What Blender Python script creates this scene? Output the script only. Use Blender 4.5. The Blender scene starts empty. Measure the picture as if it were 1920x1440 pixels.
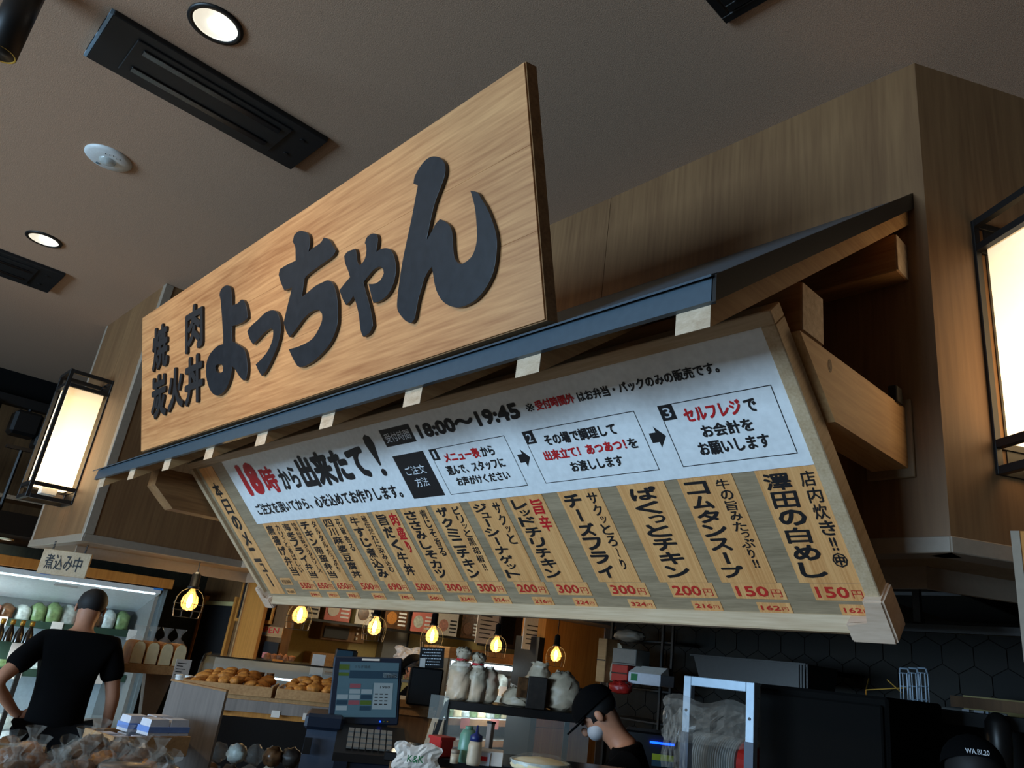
import bpy, bmesh, math, random
from mathutils import Vector, Matrix, Euler
random.seed(7)
SC = bpy.context.scene
COL = SC.collection
R = math.radians
# ------------------------------------------------------------------ camera
CAM = Vector((0, 0, 1.6))
M0, M1, M2 = Vector((0.7221, 0.6841, 0.1032)), Vector((-0.1747, 0.3250, -0.9294)), Vector((-0.6697, 0.6532, 0.3544))
M2.normalize(); M0 = (M0 - M0.dot(M2) * M2).normalized(); M1 = M2.cross(M0)
cd = bpy.data.cameras.new('camera'); cam = bpy.data.objects.new('camera', cd); COL.objects.link(cam)
cd.sensor_width = 36; cd.sensor_fit = 'HORIZONTAL'; cd.lens = 1413.17 / 1920 * 36
FPX, CX, CY = 1413.17, 1064.8, 714.3
cd.shift_x = (960 - CX) / 1920; cd.shift_y = (CY - 720) / 1920
cd.clip_start = .05; cd.clip_end = 100
cam.matrix_world = Matrix.Translation(CAM) @ Matrix((M0, -M1, -M2)).transposed().to_4x4()
SC.camera = cam
# ------------------------------------------------------------------ world, big lights, exposure
SC.view_settings.view_transform = 'Standard'; SC.view_settings.look = 'None'
SC.view_settings.gamma = 1; SC.view_settings.use_curve_mapping = False
SC.view_settings.exposure = EXPO = 0.0
W = bpy.data.worlds.new('world'); SC.world = W; W.use_nodes = True
W.node_tree.nodes['Background'].inputs[0].default_value = (.55, .62, .75, 1)
W.node_tree.nodes['Background'].inputs[1].default_value = .022
def area(name, loc, target, sx, sy, power, col, spread=180):
    l = bpy.data.lights.new(name, 'AREA'); l.shape = 'RECTANGLE'; l.size = sx; l.size_y = sy; l.energy = power; l.color = col; l.spread = R(spread)
    o = bpy.data.objects.new(name, l); COL.objects.link(o); o.location = loc
    o.rotation_euler = (Vector(target) - Vector(loc)).to_track_quat('-Z', 'Y').to_euler(); return o
def spotl(name, loc, target, power, col, ang, blend=.6, rad=.05):
    l = bpy.data.lights.new(name, 'SPOT'); l.energy = power; l.color = col; l.spot_size = R(ang); l.spot_blend = blend; l.shadow_soft_size = rad
    o = bpy.data.objects.new(name, l); COL.objects.link(o); o.location = loc
    o.rotation_euler = (Vector(target) - Vector(loc)).to_track_quat('-Z', 'Y').to_euler(); return o
def point(name, loc, power, col, rad=.03):
    l = bpy.data.lights.new(name, 'POINT'); l.energy = power; l.color = col; l.shadow_soft_size = rad
    o = bpy.data.objects.new(name, l); COL.objects.link(o); o.location = loc; return o
# assumed daylight: unseen area lamp added behind and left of the camera
area('assumed_daylight', (-3.6, -7.2, 1.65), (-3.4, 2, 2.3), 6.0, 2.0, 860, (.49, .74, 1.0))
# assumed ceiling spotlights, unseen, added to wash the wooden sign
spotl('assumed_sign_spot', (-4.3, -1.6, 3.9), (-4.0, 1.3, 2.6), 130, (1, .74, .44), 58, .9)
spotl('assumed_sign_spot_right', (-2.6, -1.6, 3.9), (-2.7, 1.3, 2.6), 110, (1, .80, .58), 44, .9)

# ------------------------------------------------------------------ materials
MAT = {}
def _new(name):
    m = bpy.data.materials.new(name); m.use_nodes = True; MAT[name] = m
    nt = m.node_tree; return m, nt, nt.nodes['Principled BSDF']
def lin(c): return tuple(((v / 255) / 12.92 if v / 255 <= .04045 else ((v / 255 + .055) / 1.055) ** 2.4) for v in c[:3]) + (1,)
def plain(name, rgb, rough=.6, metal=0, noise=.0, nscale=40, bump=0, spec=.5, alpha=1, emit=0, trans=0, ecol=None):
    m, nt, b = _new(name); c = lin(rgb)
    b.inputs['Base Color'].default_value = c; b.inputs['Roughness'].default_value = rough; b.inputs['Metallic'].default_value = metal
    b.inputs['Specular IOR Level'].default_value = spec
    tc = nt.nodes.new('ShaderNodeTexCoord'); n = nt.nodes.new('ShaderNodeTexNoise'); n.inputs['Scale'].default_value = nscale; n.inputs['Detail'].default_value = 4
    nt.links.new(tc.outputs['Object'], n.inputs['Vector'])
    k = max(noise, .06)
    r = nt.nodes.new('ShaderNodeValToRGB'); r.color_ramp.elements[0].position = .3; r.color_ramp.elements[1].position = .7
    r.color_ramp.elements[0].color = tuple(v * (1 - k) for v in c[:3]) + (1,); r.color_ramp.elements[1].color = tuple(min(1, v * (1 + k)) for v in c[:3]) + (1,)
    nt.links.new(n.outputs['Fac'], r.inputs['Fac']); nt.links.new(r.outputs['Color'], b.inputs['Base Color'])
    if bump:
        bp = nt.nodes.new('ShaderNodeBump'); bp.inputs['Strength'].default_value = bump; bp.inputs['Distance'].default_value = .004
        nt.links.new(n.outputs['Fac'], bp.inputs['Height']); nt.links.new(bp.outputs['Normal'], b.inputs['Normal'])
    if emit:
        b.inputs['Emission Color'].default_value = lin(ecol or rgb); b.inputs['Emission Strength'].default_value = emit
    if alpha < 1: b.inputs['Alpha'].default_value = alpha
    if trans: b.inputs['Transmission Weight'].default_value = trans; b.inputs['IOR'].default_value = 1.2
    return m
def wood(name, c1, c2, axis='x', scale=9, rough=.5, streak=.5, stretch=.06, spec=.4):
    """grain runs along axis; c1 dark, c2 light (sRGB)"""
    m, nt, b = _new(name); N = nt.nodes.new; Lk = nt.links.new
    tc = N('ShaderNodeTexCoord'); mp = N('ShaderNodeMapping')
    s = [1, 1, 1]; s['xyz'.index(axis)] = stretch; mp.inputs['Scale'].default_value = s
    Lk(tc.outputs['Object'], mp.inputs['Vector'])
    n1 = N('ShaderNodeTexNoise'); n1.inputs['Scale'].default_value = scale; n1.inputs['Detail'].default_value = 5; n1.inputs['Distortion'].default_value = .6
    n2 = N('ShaderNodeTexNoise'); n2.inputs['Scale'].default_value = scale * 9; n2.inputs['Detail'].default_value = 3
    Lk(mp.outputs['Vector'], n1.inputs['Vector']); Lk(mp.outputs['Vector'], n2.inputs['Vector'])
    mx = N('ShaderNodeMix'); mx.inputs['Factor'].default_value = streak
    Lk(n1.outputs['Fac'], mx.inputs[2]); Lk(n2.outputs['Fac'], mx.inputs[3])
    r = N('ShaderNodeValToRGB'); r.color_ramp.elements[0].position = .33; r.color_ramp.elements[1].position = .64
    r.color_ramp.elements[0].color = lin(c1); r.color_ramp.elements[1].color = lin(c2)
    Lk(mx.outputs[0], r.inputs['Fac']); Lk(r.outputs['Color'], b.inputs['Base Color'])
    bp = N('ShaderNodeBump'); bp.inputs['Strength'].default_value = .12; bp.inputs['Distance'].default_value = .003
    Lk(n2.outputs['Fac'], bp.inputs['Height']); Lk(bp.outputs['Normal'], b.inputs['Normal'])
    b.inputs['Roughness'].default_value = rough; b.inputs['Specular IOR Level'].default_value = spec
    return m
plain('ceiling_paper', (176, 146, 122), .95, noise=.3, nscale=230, bump=.35, spec=.1)
wood('veneer', (104, 72, 44), (132, 97, 62), 'z', 6, .55, .45, .05)
wood('veneer_dark', (120, 96, 70), (146, 122, 92), 'z', 6, .55, .45, .05)
plain('trim_pale', (146, 130, 112), .5, noise=.05)
wood('cedar_sign', (162, 106, 62), (212, 156, 102), 'x', 8, .5, .5, .05)
wood('pine_x', (178, 148, 112), (206, 180, 146), 'x', 14, .55, .5, .05)
wood('pine_y', (176, 130, 82), (208, 164, 112), 'y', 12, .55, .5, .06)
wood('pine_z', (178, 148, 112), (206, 180, 146), 'z', 14, .55, .5, .05)
wood('pine_end', (176, 148, 118), (212, 188, 160), 'x', 40, .6, .3, .4)
wood('dark_pine_x', (122, 84, 48), (160, 116, 72), 'x', 10, .6, .5, .06)
wood('dark_pine_y', (122, 84, 48), (160, 116, 72), 'y', 10, .6, .5, .06)
wood('maple_cap', (196, 166, 140), (222, 196, 172), 'x', 10, .5, .4, .15)
wood('grey_vinyl', (134, 116, 90), (172, 150, 120), 'x', 22, .5, .45, .07)
wood('strip_cedar', (206, 140, 80), (240, 180, 116), 'y', 30, .55, .5, .02)
wood('orange_wood', (170, 104, 40), (204, 136, 62), 'z', 6, .5, .45, .05)
wood('brown_wood', (92, 62, 34), (122, 86, 50), 'z', 6, .6, .45, .05)
wood('shelf_wood', (150, 108, 66), (184, 142, 94), 'x', 9, .6, .45, .05)
wood('greige_wood', (110, 102, 96), (136, 126, 118), 'z', 9, .6, .45, .05)
wood('green_art', (20, 24, 18), (44, 46, 34), 'z', 5, .7, .4, .5)
plain('white_sheet', (236, 238, 238), .4, noise=.0)
plain('ink', (24, 22, 24), .6); plain('red_ink', (196, 20, 28), .6); plain('white_ink', (225, 228, 232), .6); plain('price_red', (196, 44, 34), .6)
plain('letter_navy', (34, 37, 42), .36, noise=.18, nscale=25, bump=.1)
plain('roof_steel', (72, 88, 100), .38, metal=.25, noise=.03)
plain('black_metal', (14, 13, 13), .45, noise=.1); plain('black_gloss', (14, 14, 16), .25)
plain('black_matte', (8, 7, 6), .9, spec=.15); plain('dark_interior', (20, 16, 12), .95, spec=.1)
plain('ac_black', (7, 7, 8), .6); plain('ac_edge', (120, 150, 170), .4)
plain('reflector', (200, 198, 190), .3, emit=.8, ecol=(255, 246, 225))
plain('lamp_disc', (255, 250, 235), .3, emit=9)
plain('white_plastic', (205, 208, 206), .45); plain('clear_dome', (200, 205, 200), .15, alpha=.6)
plain('lantern_paper', (250, 236, 208), .9, emit=1.0, ecol=(255, 214, 156))
def shade_gradient():
    nt = MAT['lantern_paper'].node_tree; b = nt.nodes['Principled BSDF']; tc = nt.nodes.new('ShaderNodeTexCoord'); sx = nt.nodes.new('ShaderNodeSeparateXYZ'); r = nt.nodes.new('ShaderNodeMapRange')
    nt.links.new(tc.outputs['Generated'], sx.inputs[0]); nt.links.new(sx.outputs['Z'], r.inputs['Value']); r.inputs['From Min'].default_value = .3; r.inputs['From Max'].default_value = 1.0; r.inputs['To Min'].default_value = 3.4; r.inputs['To Max'].default_value = .72
    r.clamp = True; nt.links.new(r.outputs[0], b.inputs['Emission Strength'])      # the bulb sits low in the shade
shade_gradient()
plain('bulb_hot', (255, 230, 170), .2, emit=60, ecol=(255, 214, 130)); plain('bulb_glass', (255, 214, 150), .1, alpha=.35, emit=1.1, ecol=(255, 176, 84))
plain('case_white', (210, 220, 222), .4); plain('case_light', (240, 252, 255), .4, emit=5, ecol=(214, 240, 255)); plain('case_grey', (120, 118, 112), .35)
plain('blue_tab', (30, 130, 220), .4); plain('steel', (62, 60, 58), .4, metal=.8); plain('alu', (160, 176, 190), .4, metal=.35)
plain('glass', (200, 215, 215), .05, alpha=.14); plain('film', (200, 196, 186), .12, alpha=.14, noise=.3, nscale=60)
plain('bag_cream', (206, 186, 158), .45, alpha=.82, noise=.12, nscale=30, bump=.5)
plain('skin', (176, 124, 96), .55, noise=.06); plain('hair', (18, 15, 14), .7); plain('cloth_black', (6, 6, 7), .95, spec=.1); plain('mask_grey', (170, 172, 176), .7)
plain('pos_navy', (22, 32, 48), .4); plain('pos_grey', (64, 74, 90), .5)
plain('screen', (40, 56, 66), .3, emit=.13, ecol=(110, 160, 185)); plain('screen_dark', (24, 38, 50), .3, emit=.10, ecol=(60, 104, 135)); plain('screen_white', (80, 90, 96), .3, emit=.17, ecol=(170, 200, 215))
plain('screen_green', (50, 64, 30), .3, emit=.10, ecol=(110, 150, 60)); plain('screen_pink', (80, 50, 56), .3, emit=.12, ecol=(190, 110, 130)); plain('blue_led', (20, 60, 255), .3, emit=6, ecol=(10, 60, 255))
plain('yellow_wall', (176, 158, 104), .8); plain('paper_white', (214, 206, 196), .7); plain('paper_pink', (206, 120, 110), .7); plain('card_black', (20, 18, 18), .6)
plain('food_gold', (176, 112, 40), .7, noise=.35, nscale=60, bump=.6); plain('food_brown', (110, 70, 40), .7, noise=.35, nscale=60, bump=.6)
plain('bread', (232, 214, 170), .8, noise=.06); plain('crust', (176, 116, 50), .7, noise=.15)
plain('green_pack', (110, 132, 84), .4, noise=.35, nscale=30); plain('pale_pack', (190, 198, 190), .35, noise=.3, nscale=30); plain('pink_pack', (196, 140, 126), .4, noise=.3, nscale=30)
plain('brown_pack', (92, 62, 38), .3, noise=.6, nscale=30); plain('dark_pack', (50, 42, 36), .5, noise=.3, nscale=30)
plain('bottle_dark', (40, 30, 20), .15); plain('cap_gold', (200, 150, 60), .35, metal=.6)
plain('egg_white', (200, 202, 210), .6); plain('pack_blue', (110, 140, 200), .5); plain('red_plastic', (170, 34, 28), .4); plain('green_shelf', (32, 58, 44), .6)
plain('bottle_green', (96, 140, 120), .35); plain('bottle_blue', (20, 36, 92), .4); plain('yellow_label', (180, 190, 40), .5); plain('kk_green', (20, 110, 60), .6)
plain('hex_a', (17, 15, 8), .6, spec=.25, noise=.2, nscale=12); plain('hex_b', (25, 21, 11), .6, spec=.25, noise=.2, nscale=12); plain('grout', (24, 20, 15), .9)
plain('floor_tile', (140, 116, 90), .6, noise=.1)

# ------------------------------------------------------------------ building helpers
WM = {}
def tag(o, label=None, cat=None, group=None, kind=None):
    if label: o['label'] = label
    if cat: o['category'] = cat
    if group: o['group'] = group
    if kind: o['kind'] = kind
    return o
def thing(name, label, cat, loc=(0, 0, 0), rot=(0, 0, 0), group=None):
    o = bpy.data.objects.new(name, None); COL.objects.link(o); o.location = loc; o.rotation_euler = rot; o.empty_display_size = .1
    WM[o] = Matrix.Translation(Vector(loc)) @ Euler(rot).to_matrix().to_4x4()
    return tag(o, label, cat, group)
class G:
    def __init__(s): s.bm = bmesh.new(); s.X = Matrix.Identity(4)
    def v(s, p): return s.bm.verts.new(s.X @ Vector(p))
    def frame(s, mat): s.X = mat; return s
    def box(s, x0, x1, y0, y1, z0, z1, bev=0):
        b = bmesh.new(); bmesh.ops.create_cube(b, size=1)
        for q in b.verts: q.co = Vector((x0 + (q.co.x + .5) * (x1 - x0), y0 + (q.co.y + .5) * (y1 - y0), z0 + (q.co.z + .5) * (z1 - z0)))
        if bev: bmesh.ops.bevel(b, geom=b.edges[:], offset=bev, segments=1, affect='EDGES')
        s.merge(b); return s
    def merge(s, b, X=None):
        X = s.X @ (X or Matrix.Identity(4)); mp = {}
        for q in b.verts: mp[q] = s.bm.verts.new(X @ q.co)
        for f in b.faces:
            try: s.bm.faces.new([mp[q] for q in f.verts])
            except ValueError: pass
        b.free()
    def hexa(s, lo, hi):
        """lo, hi: 4 corner points each, same order"""
        a = [s.v(p) for p in lo]; b = [s.v(p) for p in hi]; F = s.bm.faces.new
        F(a[::-1]); F(b)
        for i in range(4): F((a[i], a[(i + 1) % 4], b[(i + 1) % 4], b[i]))
        return s
    def prism(s, pts, d0, d1, plane='xy'):
        def c(p, d): return {'xy': (p[0], p[1], d), 'xz': (p[0], d, p[1]), 'yz': (d, p[0], p[1])}[plane]
        a = [s.v(c(p, d0)) for p in pts]; b = [s.v(c(p, d1)) for p in pts]; n = len(pts)
        s.bm.faces.new(a[::-1]); s.bm.faces.new(b)
        for i in range(n): s.bm.faces.new((a[i], a[(i + 1) % n], b[(i + 1) % n], b[i]))
        return s
    def cyl(s, p0, p1, r, n=12, r2=None, cap=True):
        p0, p1 = Vector(p0), Vector(p1); r2 = r if r2 is None else r2
        q = (p1 - p0).to_track_quat('Z', 'Y'); a = []; b = []
        for i in range(n):
            t = 2 * math.pi * i / n; e = q @ Vector((math.cos(t), math.sin(t), 0)); a.append(s.v(p0 + e * r)); b.append(s.v(p1 + e * r2))
        for i in range(n): s.bm.faces.new((a[i], a[(i + 1) % n], b[(i + 1) % n], b[i]))
        if cap: s.bm.faces.new(a[::-1]); s.bm.faces.new(b)
        return s
    def tube(s, pts, r, n=6):
        for i in range(len(pts) - 1): s.cyl(pts[i], pts[i + 1], r, n)
        return s
    def lathe(s, prof, c=(0, 0, 0), n=20, X=None, cap=True):
        X = X or Matrix.Identity(4); rings = []
        for r, z in prof: rings.append([s.v(X @ (Vector((r * math.cos(2 * math.pi * i / n), r * math.sin(2 * math.pi * i / n), z)) + Vector(c))) for i in range(n)])
        for k in range(len(rings) - 1):
            for i in range(n): s.bm.faces.new((rings[k][i], rings[k][(i + 1) % n], rings[k + 1][(i + 1) % n], rings[k + 1][i]))
        if cap: s.bm.faces.new(rings[0][::-1]); s.bm.faces.new(rings[-1])
        return s
    def ball(s, c, r, sc=(1, 1, 1), sub=2, jit=0, X=None):
        b = bmesh.new(); bmesh.ops.create_icosphere(b, subdivisions=sub, radius=r)
        for q in b.verts:
            k = 1 + random.uniform(-jit, jit); q.co = Vector((q.co.x * sc[0] * k, q.co.y * sc[1] * k, q.co.z * sc[2] * k))
        s.merge(b, Matrix.Translation(Vector(c)) @ (X or Matrix.Identity(4))); return s
    def build(s, name, mat, parent=None, smooth=False, local=False, origin=None, label=None):
        bmesh.ops.recalc_face_normals(s.bm, faces=s.bm.faces[:]) if len(s.bm.faces) else None
        me = bpy.data.meshes.new(name); o = bpy.data.objects.new(name, me); COL.objects.link(o)
        if parent is not None:
            o.parent = parent; WM[o] = WM[parent]
            if not local: s.bm.transform(WM[parent].inverted())
        else:
            vs = [q.co for q in s.bm.verts]
            if origin is None: origin = (sum(q.x for q in vs) / len(vs), sum(q.y for q in vs) / len(vs), min(q.z for q in vs))
            o.location = origin; WM[o] = Matrix.Translation(Vector(origin)); s.bm.transform(WM[o].inverted())
        s.bm.to_mesh(me); s.bm.free(); me.materials.append(MAT[mat] if isinstance(mat, str) else mat)
        if smooth:
            for p in me.polygons: p.use_smooth = True
        if label: o['label'] = label
        return o
def structure(o, label=None): o['kind'] = 'structure'; return tag(o, label)
def dup(root, loc, rotz=None, label=None, group=None):
    r = root.copy(); COL.objects.link(r); r.location = loc
    if rotz is not None: r.rotation_euler = (r.rotation_euler.x, r.rotation_euler.y, rotz)
    if label: r['label'] = label
    if group: r['group'] = group
    WM[r] = Matrix.Translation(Vector(loc)) @ r.rotation_euler.to_matrix().to_4x4()
    for ch in list(root.children):
        c = ch.copy(); COL.objects.link(c); c.parent = r
        for g in ch.children: d = g.copy(); COL.objects.link(d); d.parent = c
    return r
def ray(px, py):
    return (M0 * (px - CX) + M1 * (py - CY) + M2 * FPX).normalized()
def sp(px, py, d):          # point seen at (px,py) at horizontal distance d from the standpoint
    r = ray(px, py); return CAM + r * (d / math.hypot(r.x, r.y))
def on(px, py, ax, val):    # point seen at (px,py) on the world plane axis=val
    r = ray(px, py); return CAM + r * ((val - CAM[ax]) / r[ax])
# ------------------------------------------------------------------ lettering
_fc = {}
def glyph(s, off=0.0):
    k = (s, off)
    if k not in _fc:
        cu = bpy.data.curves.new('t', 'FONT'); cu.body = s; cu.resolution_u = 2; cu.offset = off
        ob = bpy.data.objects.new('t', cu); COL.objects.link(ob)
        dg = bpy.context.evaluated_depsgraph_get(); me = bpy.data.meshes.new_from_object(ob.evaluated_get(dg))
        vs = [(q.co.x, q.co.y) for q in me.vertices]; fs = [tuple(p.vertices) for p in me.polygons]
        bpy.data.objects.remove(ob); bpy.data.curves.remove(cu); bpy.data.meshes.remove(me)
        xs = [q[0] for q in vs]; ys = [q[1] for q in vs]
        _fc[k] = (vs, fs, (min(xs), min(ys), max(xs), max(ys)) if vs else (0, 0, 1, 1))
    return _fc[k]
def put(g, s, x0, y0, x1, y1, z=0.0, off=0.0, rot=False, shear=0):
    """ink of string s stretched into the box; off thickens the strokes by overlaying slightly shifted outlines"""
    vs, fs, (a, b, c, d) = glyph(s)
    if y1 < y0: y0, y1 = y1, y0
    w = off * (y1 - y0) * .55; n = 1 if w < 1e-6 else (4 if off < .03 else 8)
    x0 += w; x1 -= w; y0 += w; y1 -= w
    for k in range(n):
        ox, oy = (0, 0) if n == 1 else (w * math.cos(2 * math.pi * k / n + .4), w * math.sin(2 * math.pi * k / n + .4)); mp = []
        for x, y in vs:
            if rot: u, v = (y - b) / (d - b), 1 - (x - a) / (c - a)
            else: u, v = (x - a) / (c - a), (y - b) / (d - b)
            mp.append(g.v((x0 + ox + u * (x1 - x0) + shear * (v - .5) * (y1 - y0), y0 + oy + v * (y1 - y0), z + k * .00006)))
        for f in fs:
            try: g.bm.faces.new([mp[i] for i in f])
            except ValueError: pass
SMALL = 'っッャュョゃゅょ'
def column(g, s, xc, w, ytop, ybot, z, off=.02, jit=.08):
    """brush-like vertical line of characters"""
    cells = []; i = 0
    while i < len(s):
        if s[i:i + 2] == '!!': cells.append('!!'); i += 2
        else: cells.append(s[i]); i += 1
    kk = lambda c: .62 if c in SMALL else 1
    h = (ytop - ybot) / sum(kk(c) for c in cells); y = ytop
    for c in cells:
        k = kk(c); hh = h * k; ww = w * (.66 if k < 1 else 1) * random.uniform(1 - jit, 1 + jit)
        of = off * (.6 if ord(c[0]) >= 0x4e00 else 1); dx = random.uniform(-jit, jit) * w * .4 + (w * .12 if k < 1 else 0)
        if c in 'ー〜': put(g, c, xc - w * .09 + dx, y - hh * .08, xc + w * .09 + dx, y - hh * .92, z, of, rot=True)
        elif c == '!!': put(g, c, xc - w * .22, y - hh * .08, xc + w * .22, y - hh * .9, z, off)
        elif c == 'り': put(g, c, xc - w * .25 + dx, y - hh * .05, xc + w * .25 + dx, y - hh * .95, z, of)
        else: put(g, c, xc - ww / 2 + dx, y - hh * .04, xc + ww / 2 + dx, y - hh * .96, z, of, shear=random.uniform(0, .12))
        y -= hh
# ================================================================== SETTING
YF, XR, XP, YP = 2.511, -.797, -5.9, 1.414       # front wall plane, its right corner, left pier's side and front
ZB, ZC = 2.056, 4.0
structure(G().box(-9.9, 3.5, -7, 6, ZC, ZC + .1).build('ceiling', 'ceiling_paper'), 'textured grey brown paper ceiling of the hall')
structure(G().box(-14, 4, -8, 11, -.1, 0).build('floor', 'floor_tile'), 'warm tan floor of the food hall')  # out of view; tile colour lightened and warmed to bounce light onto the ceiling
wf = structure(G().box(-5.9, XR - .02, YF + .03, YF + .12, ZB + .04, ZC).build('wall_front', 'dark_interior'), 'wood veneer wall above the stall counter')
for a, b in ((-5.9, -4.2), (-4.197, -2.3985), (-2.3955, XR)):
    G().box(a, b, YF, YF + .03, ZB + .052, ZC).build('panel', 'veneer', wf)
G().box(-5.9, XR, YF - .004, YF + .1, ZB, ZB + .052, .003).build('trim', 'trim_pale', wf)
# right wall turns 60 degrees away from the front wall
dr = Vector((.515, .857, 0)); RW = Matrix.Translation((XR, YF, 0)) @ Matrix(((dr.x, -dr.y, 0, 0), (dr.y, dr.x, 0, 0), (0, 0, 1, 0), (0, 0, 0, 1)))
g = G(); g.X = RW; wr = structure(g.box(0, 3.2, .03, .12, ZB + .04, ZC).build('wall_right', 'dark_interior'), 'wood veneer wall carrying the right lantern')
for a, b in ((0, .95), (.953, 1.9), (1.903, 3.2)):
    g = G(); g.X = RW; g.box(a, b, 0, .03, ZB + .052, ZC).build('panel', 'veneer', wr)
g = G(); g.X = RW; g.box(-.002, 3.2, -.004, .1, ZB, ZB + .052, .003).build('trim', 'trim_pale', wr)
# left pier
wl = structure(G().box(-7.32, XP - .03, YP + .03, YF + .1, ZB + .04, ZC).build('wall_left', 'dark_interior'), 'projecting wood veneer pier at the left end of the stall')
G().box(-7.32, -6.6, YP, YP + .03, ZB + .052, ZC).build('panel', 'veneer', wl); G().box(-6.597, XP - .055, YP, YP + .03, ZB + .052, ZC).build('panel', 'veneer', wl)
G().box(XP - .03, XP, YP + .055, YF, ZB + .052, ZC).build('panel', 'veneer', wl)
G().box(XP - .055, XP + .006, YP - .006, YP + .055, ZB, ZC, .004).build('trim', 'trim_pale', wl)
G().box(-7.36, -7.32, YP - .006, YF, ZB, ZC, .004).build('trim', 'trim_pale', wl)
G().box(-7.36, XP + .009, YP - .010, YP + .06, ZB - .002, ZB + .052, .003).build('trim', 'trim_pale', wl)
G().box(XP - .06, XP + .0095, YP, YF, ZB - .001, ZB + .0515, .003).build('trim', 'trim_pale', wl)
# underside of the hood and the inner drop strip
structure(G().prism([(-7.3, YP + .05), (XP - .04, YP + .05), (XP - .04, YF + .05), (XR - .004, YF + .02), (XR + 1.4, YF + 2.4), (XR + .98, YF + 2.6), (-.97, 2.79), (-6.42, 2.79), (-7.3, 2.79)], ZB + .004, ZB + .04).build('ceiling_hood_underside', 'veneer_dark'))
g = G().prism([(-6.42, YP + .1), (-6.40, YP + .1), (-6.40, 2.79), (-.975, 2.79), (.05, 4.6), (.03, 4.62), (-.985, 2.81), (-6.42, 2.81)], 1.985, ZB + .004)
structure(g.build('trim_1', 'trim_pale'), 'inner drop strip under the hood')
# dark inner ceiling
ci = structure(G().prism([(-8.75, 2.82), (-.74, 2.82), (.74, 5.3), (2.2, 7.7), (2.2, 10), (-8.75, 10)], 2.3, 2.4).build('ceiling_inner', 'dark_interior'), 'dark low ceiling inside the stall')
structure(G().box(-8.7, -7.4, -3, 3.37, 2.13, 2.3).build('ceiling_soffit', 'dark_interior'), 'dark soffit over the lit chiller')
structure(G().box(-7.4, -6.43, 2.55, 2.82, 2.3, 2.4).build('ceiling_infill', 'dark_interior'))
# walls behind
structure(G().box(-8.8, -8.7, -3, 3.4, 0, 2.3).build('wall_chiller', 'green_art'), 'dark green mural wall behind the chiller')
structure(G().box(-8.8, -8.7, 3.4, 8.6, 0, 2.3).build('wall_shop', 'yellow_wall'), 'pale yellow wall of the neighbouring shop')
structure(G().box(-8.8, 2.2, 8.6, 8.7, 0, 2.3).build('wall_back', 'dark_interior'))
structure(G().box(-13.2, -13.1, -7, 8, 0, 4.6).build('wall_far', 'brown_wood'), 'brown wood wall at the far end of the hall')
structure(G().box(-13.2, -9.9, -7, 6, 4.5, 4.6).build('ceiling_far', 'dark_interior'))
structure(G().box(-12.2, -9.5, .2, .5, 3.1, 3.14).build('trim_2', 'pine_x')); structure(G().box(-9.95, -9.9, -7, 6, 3.75, 4.5).build('trim_3', 'black_matte'))
pw = structure(G().box(-8.7, -6.72, 3.4, 3.46, 0, 2.3).build('wall_partition', 'brown_wood'), 'brown wood partition with notices')
for a, b in ((-8.7, -8.02), (-8.017, -7.3), (-7.297, -6.72)): G().box(a, b, 3.375, 3.4, 0, 2.3).build('panel', 'brown_wood', pw)
# hexagonal tile wall at the back of the kitchen
hw = structure(G().box(-4.45, -.2, 5.25, 5.35, 0, 2.3).build('wall_kitchen', 'grout'), 'dark hexagon tiled kitchen wall')
hm = []
for mt in ('hex_a', 'hex_b'):
    g = G(); g.prism([(.103 * math.sin(math.pi / 3 * i), .103 * math.cos(math.pi / 3 * i)) for i in range(6)], -.008, 0, 'xz')
    o = g.build('hexagonal_tile', mt, hw, local=True); hm.append(o)
first = [True, True]; dx = .103 * math.sqrt(3) + .006
for r_ in range(8):
    for c_ in range(24):
        x = -4.35 + c_ * dx + (r_ % 2) * dx / 2; z = 1.12 + r_ * .160
        if x > -.3 or z > 2.2: continue
        k = random.random() < .5
        o = hm[k] if first[k] else hm[k].copy()
        if not first[k]: COL.objects.link(o)
        first[k] = False; o.parent = hw; o.location = Vector((x, 5.248, z)) - WM[hw].translation; o.rotation_euler = (0, 0, 0)

# ================================================================== CANOPY
EY, SL = 1.238, .747                             # eave line and slope
def zr(y, off=0): return 2.44 + (y - EY) * SL + off
cn = thing('canopy', 'blue grey sheet steel canopy roof on wood rafters below the big sign', 'roof', (-3.1, YF, 2.4))
xl, xr_ = -5.34, -.85
G().hexa([(xl, EY + .01, zr(EY + .01, -.055)), (xr_, EY + .01, zr(EY + .01, -.055)), (xr_, YF, zr(YF, -.055)), (xl, YF, zr(YF, -.055))], [(xl, EY + .01, zr(EY + .01)), (xr_, EY + .01, zr(EY + .01)), (xr_, YF, zr(YF)), (xl, YF, zr(YF))]).build('roof_sheet', 'roof_steel', cn)
G().hexa([(xl - .01, EY, zr(EY, -.058)), (xr_ + .003, EY, zr(EY, -.058)), (xr_ + .003, EY + .016, zr(EY, -.058)), (xl - .01, EY + .016, zr(EY, -.058))], [(xl + .02, EY, zr(EY, .0)), (xr_ + .003, EY, zr(EY, .0)), (xr_ + .003, EY + .016, zr(EY, .01)), (xl + .02, EY + .016, zr(EY, .01))]).build('fascia', 'roof_steel', cn)
G().hexa([(xl - .05, EY - .012, zr(EY, -.004)), (xr_ + .006, EY - .012, zr(EY, -.004)), (xr_ + .006, EY + .03, zr(EY + .03, -.001)), (xl - .05, EY + .03, zr(EY + .03, -.001))], [(xl - .05, EY - .012, zr(EY, .002)), (xr_ + .006, EY - .012, zr(EY, .002)), (xr_ + .006, EY + .03, zr(EY + .03, .006)), (xl - .05, EY + .03, zr(EY + .03, .006))]).build('drip_edge', 'roof_steel', cn)
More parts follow.
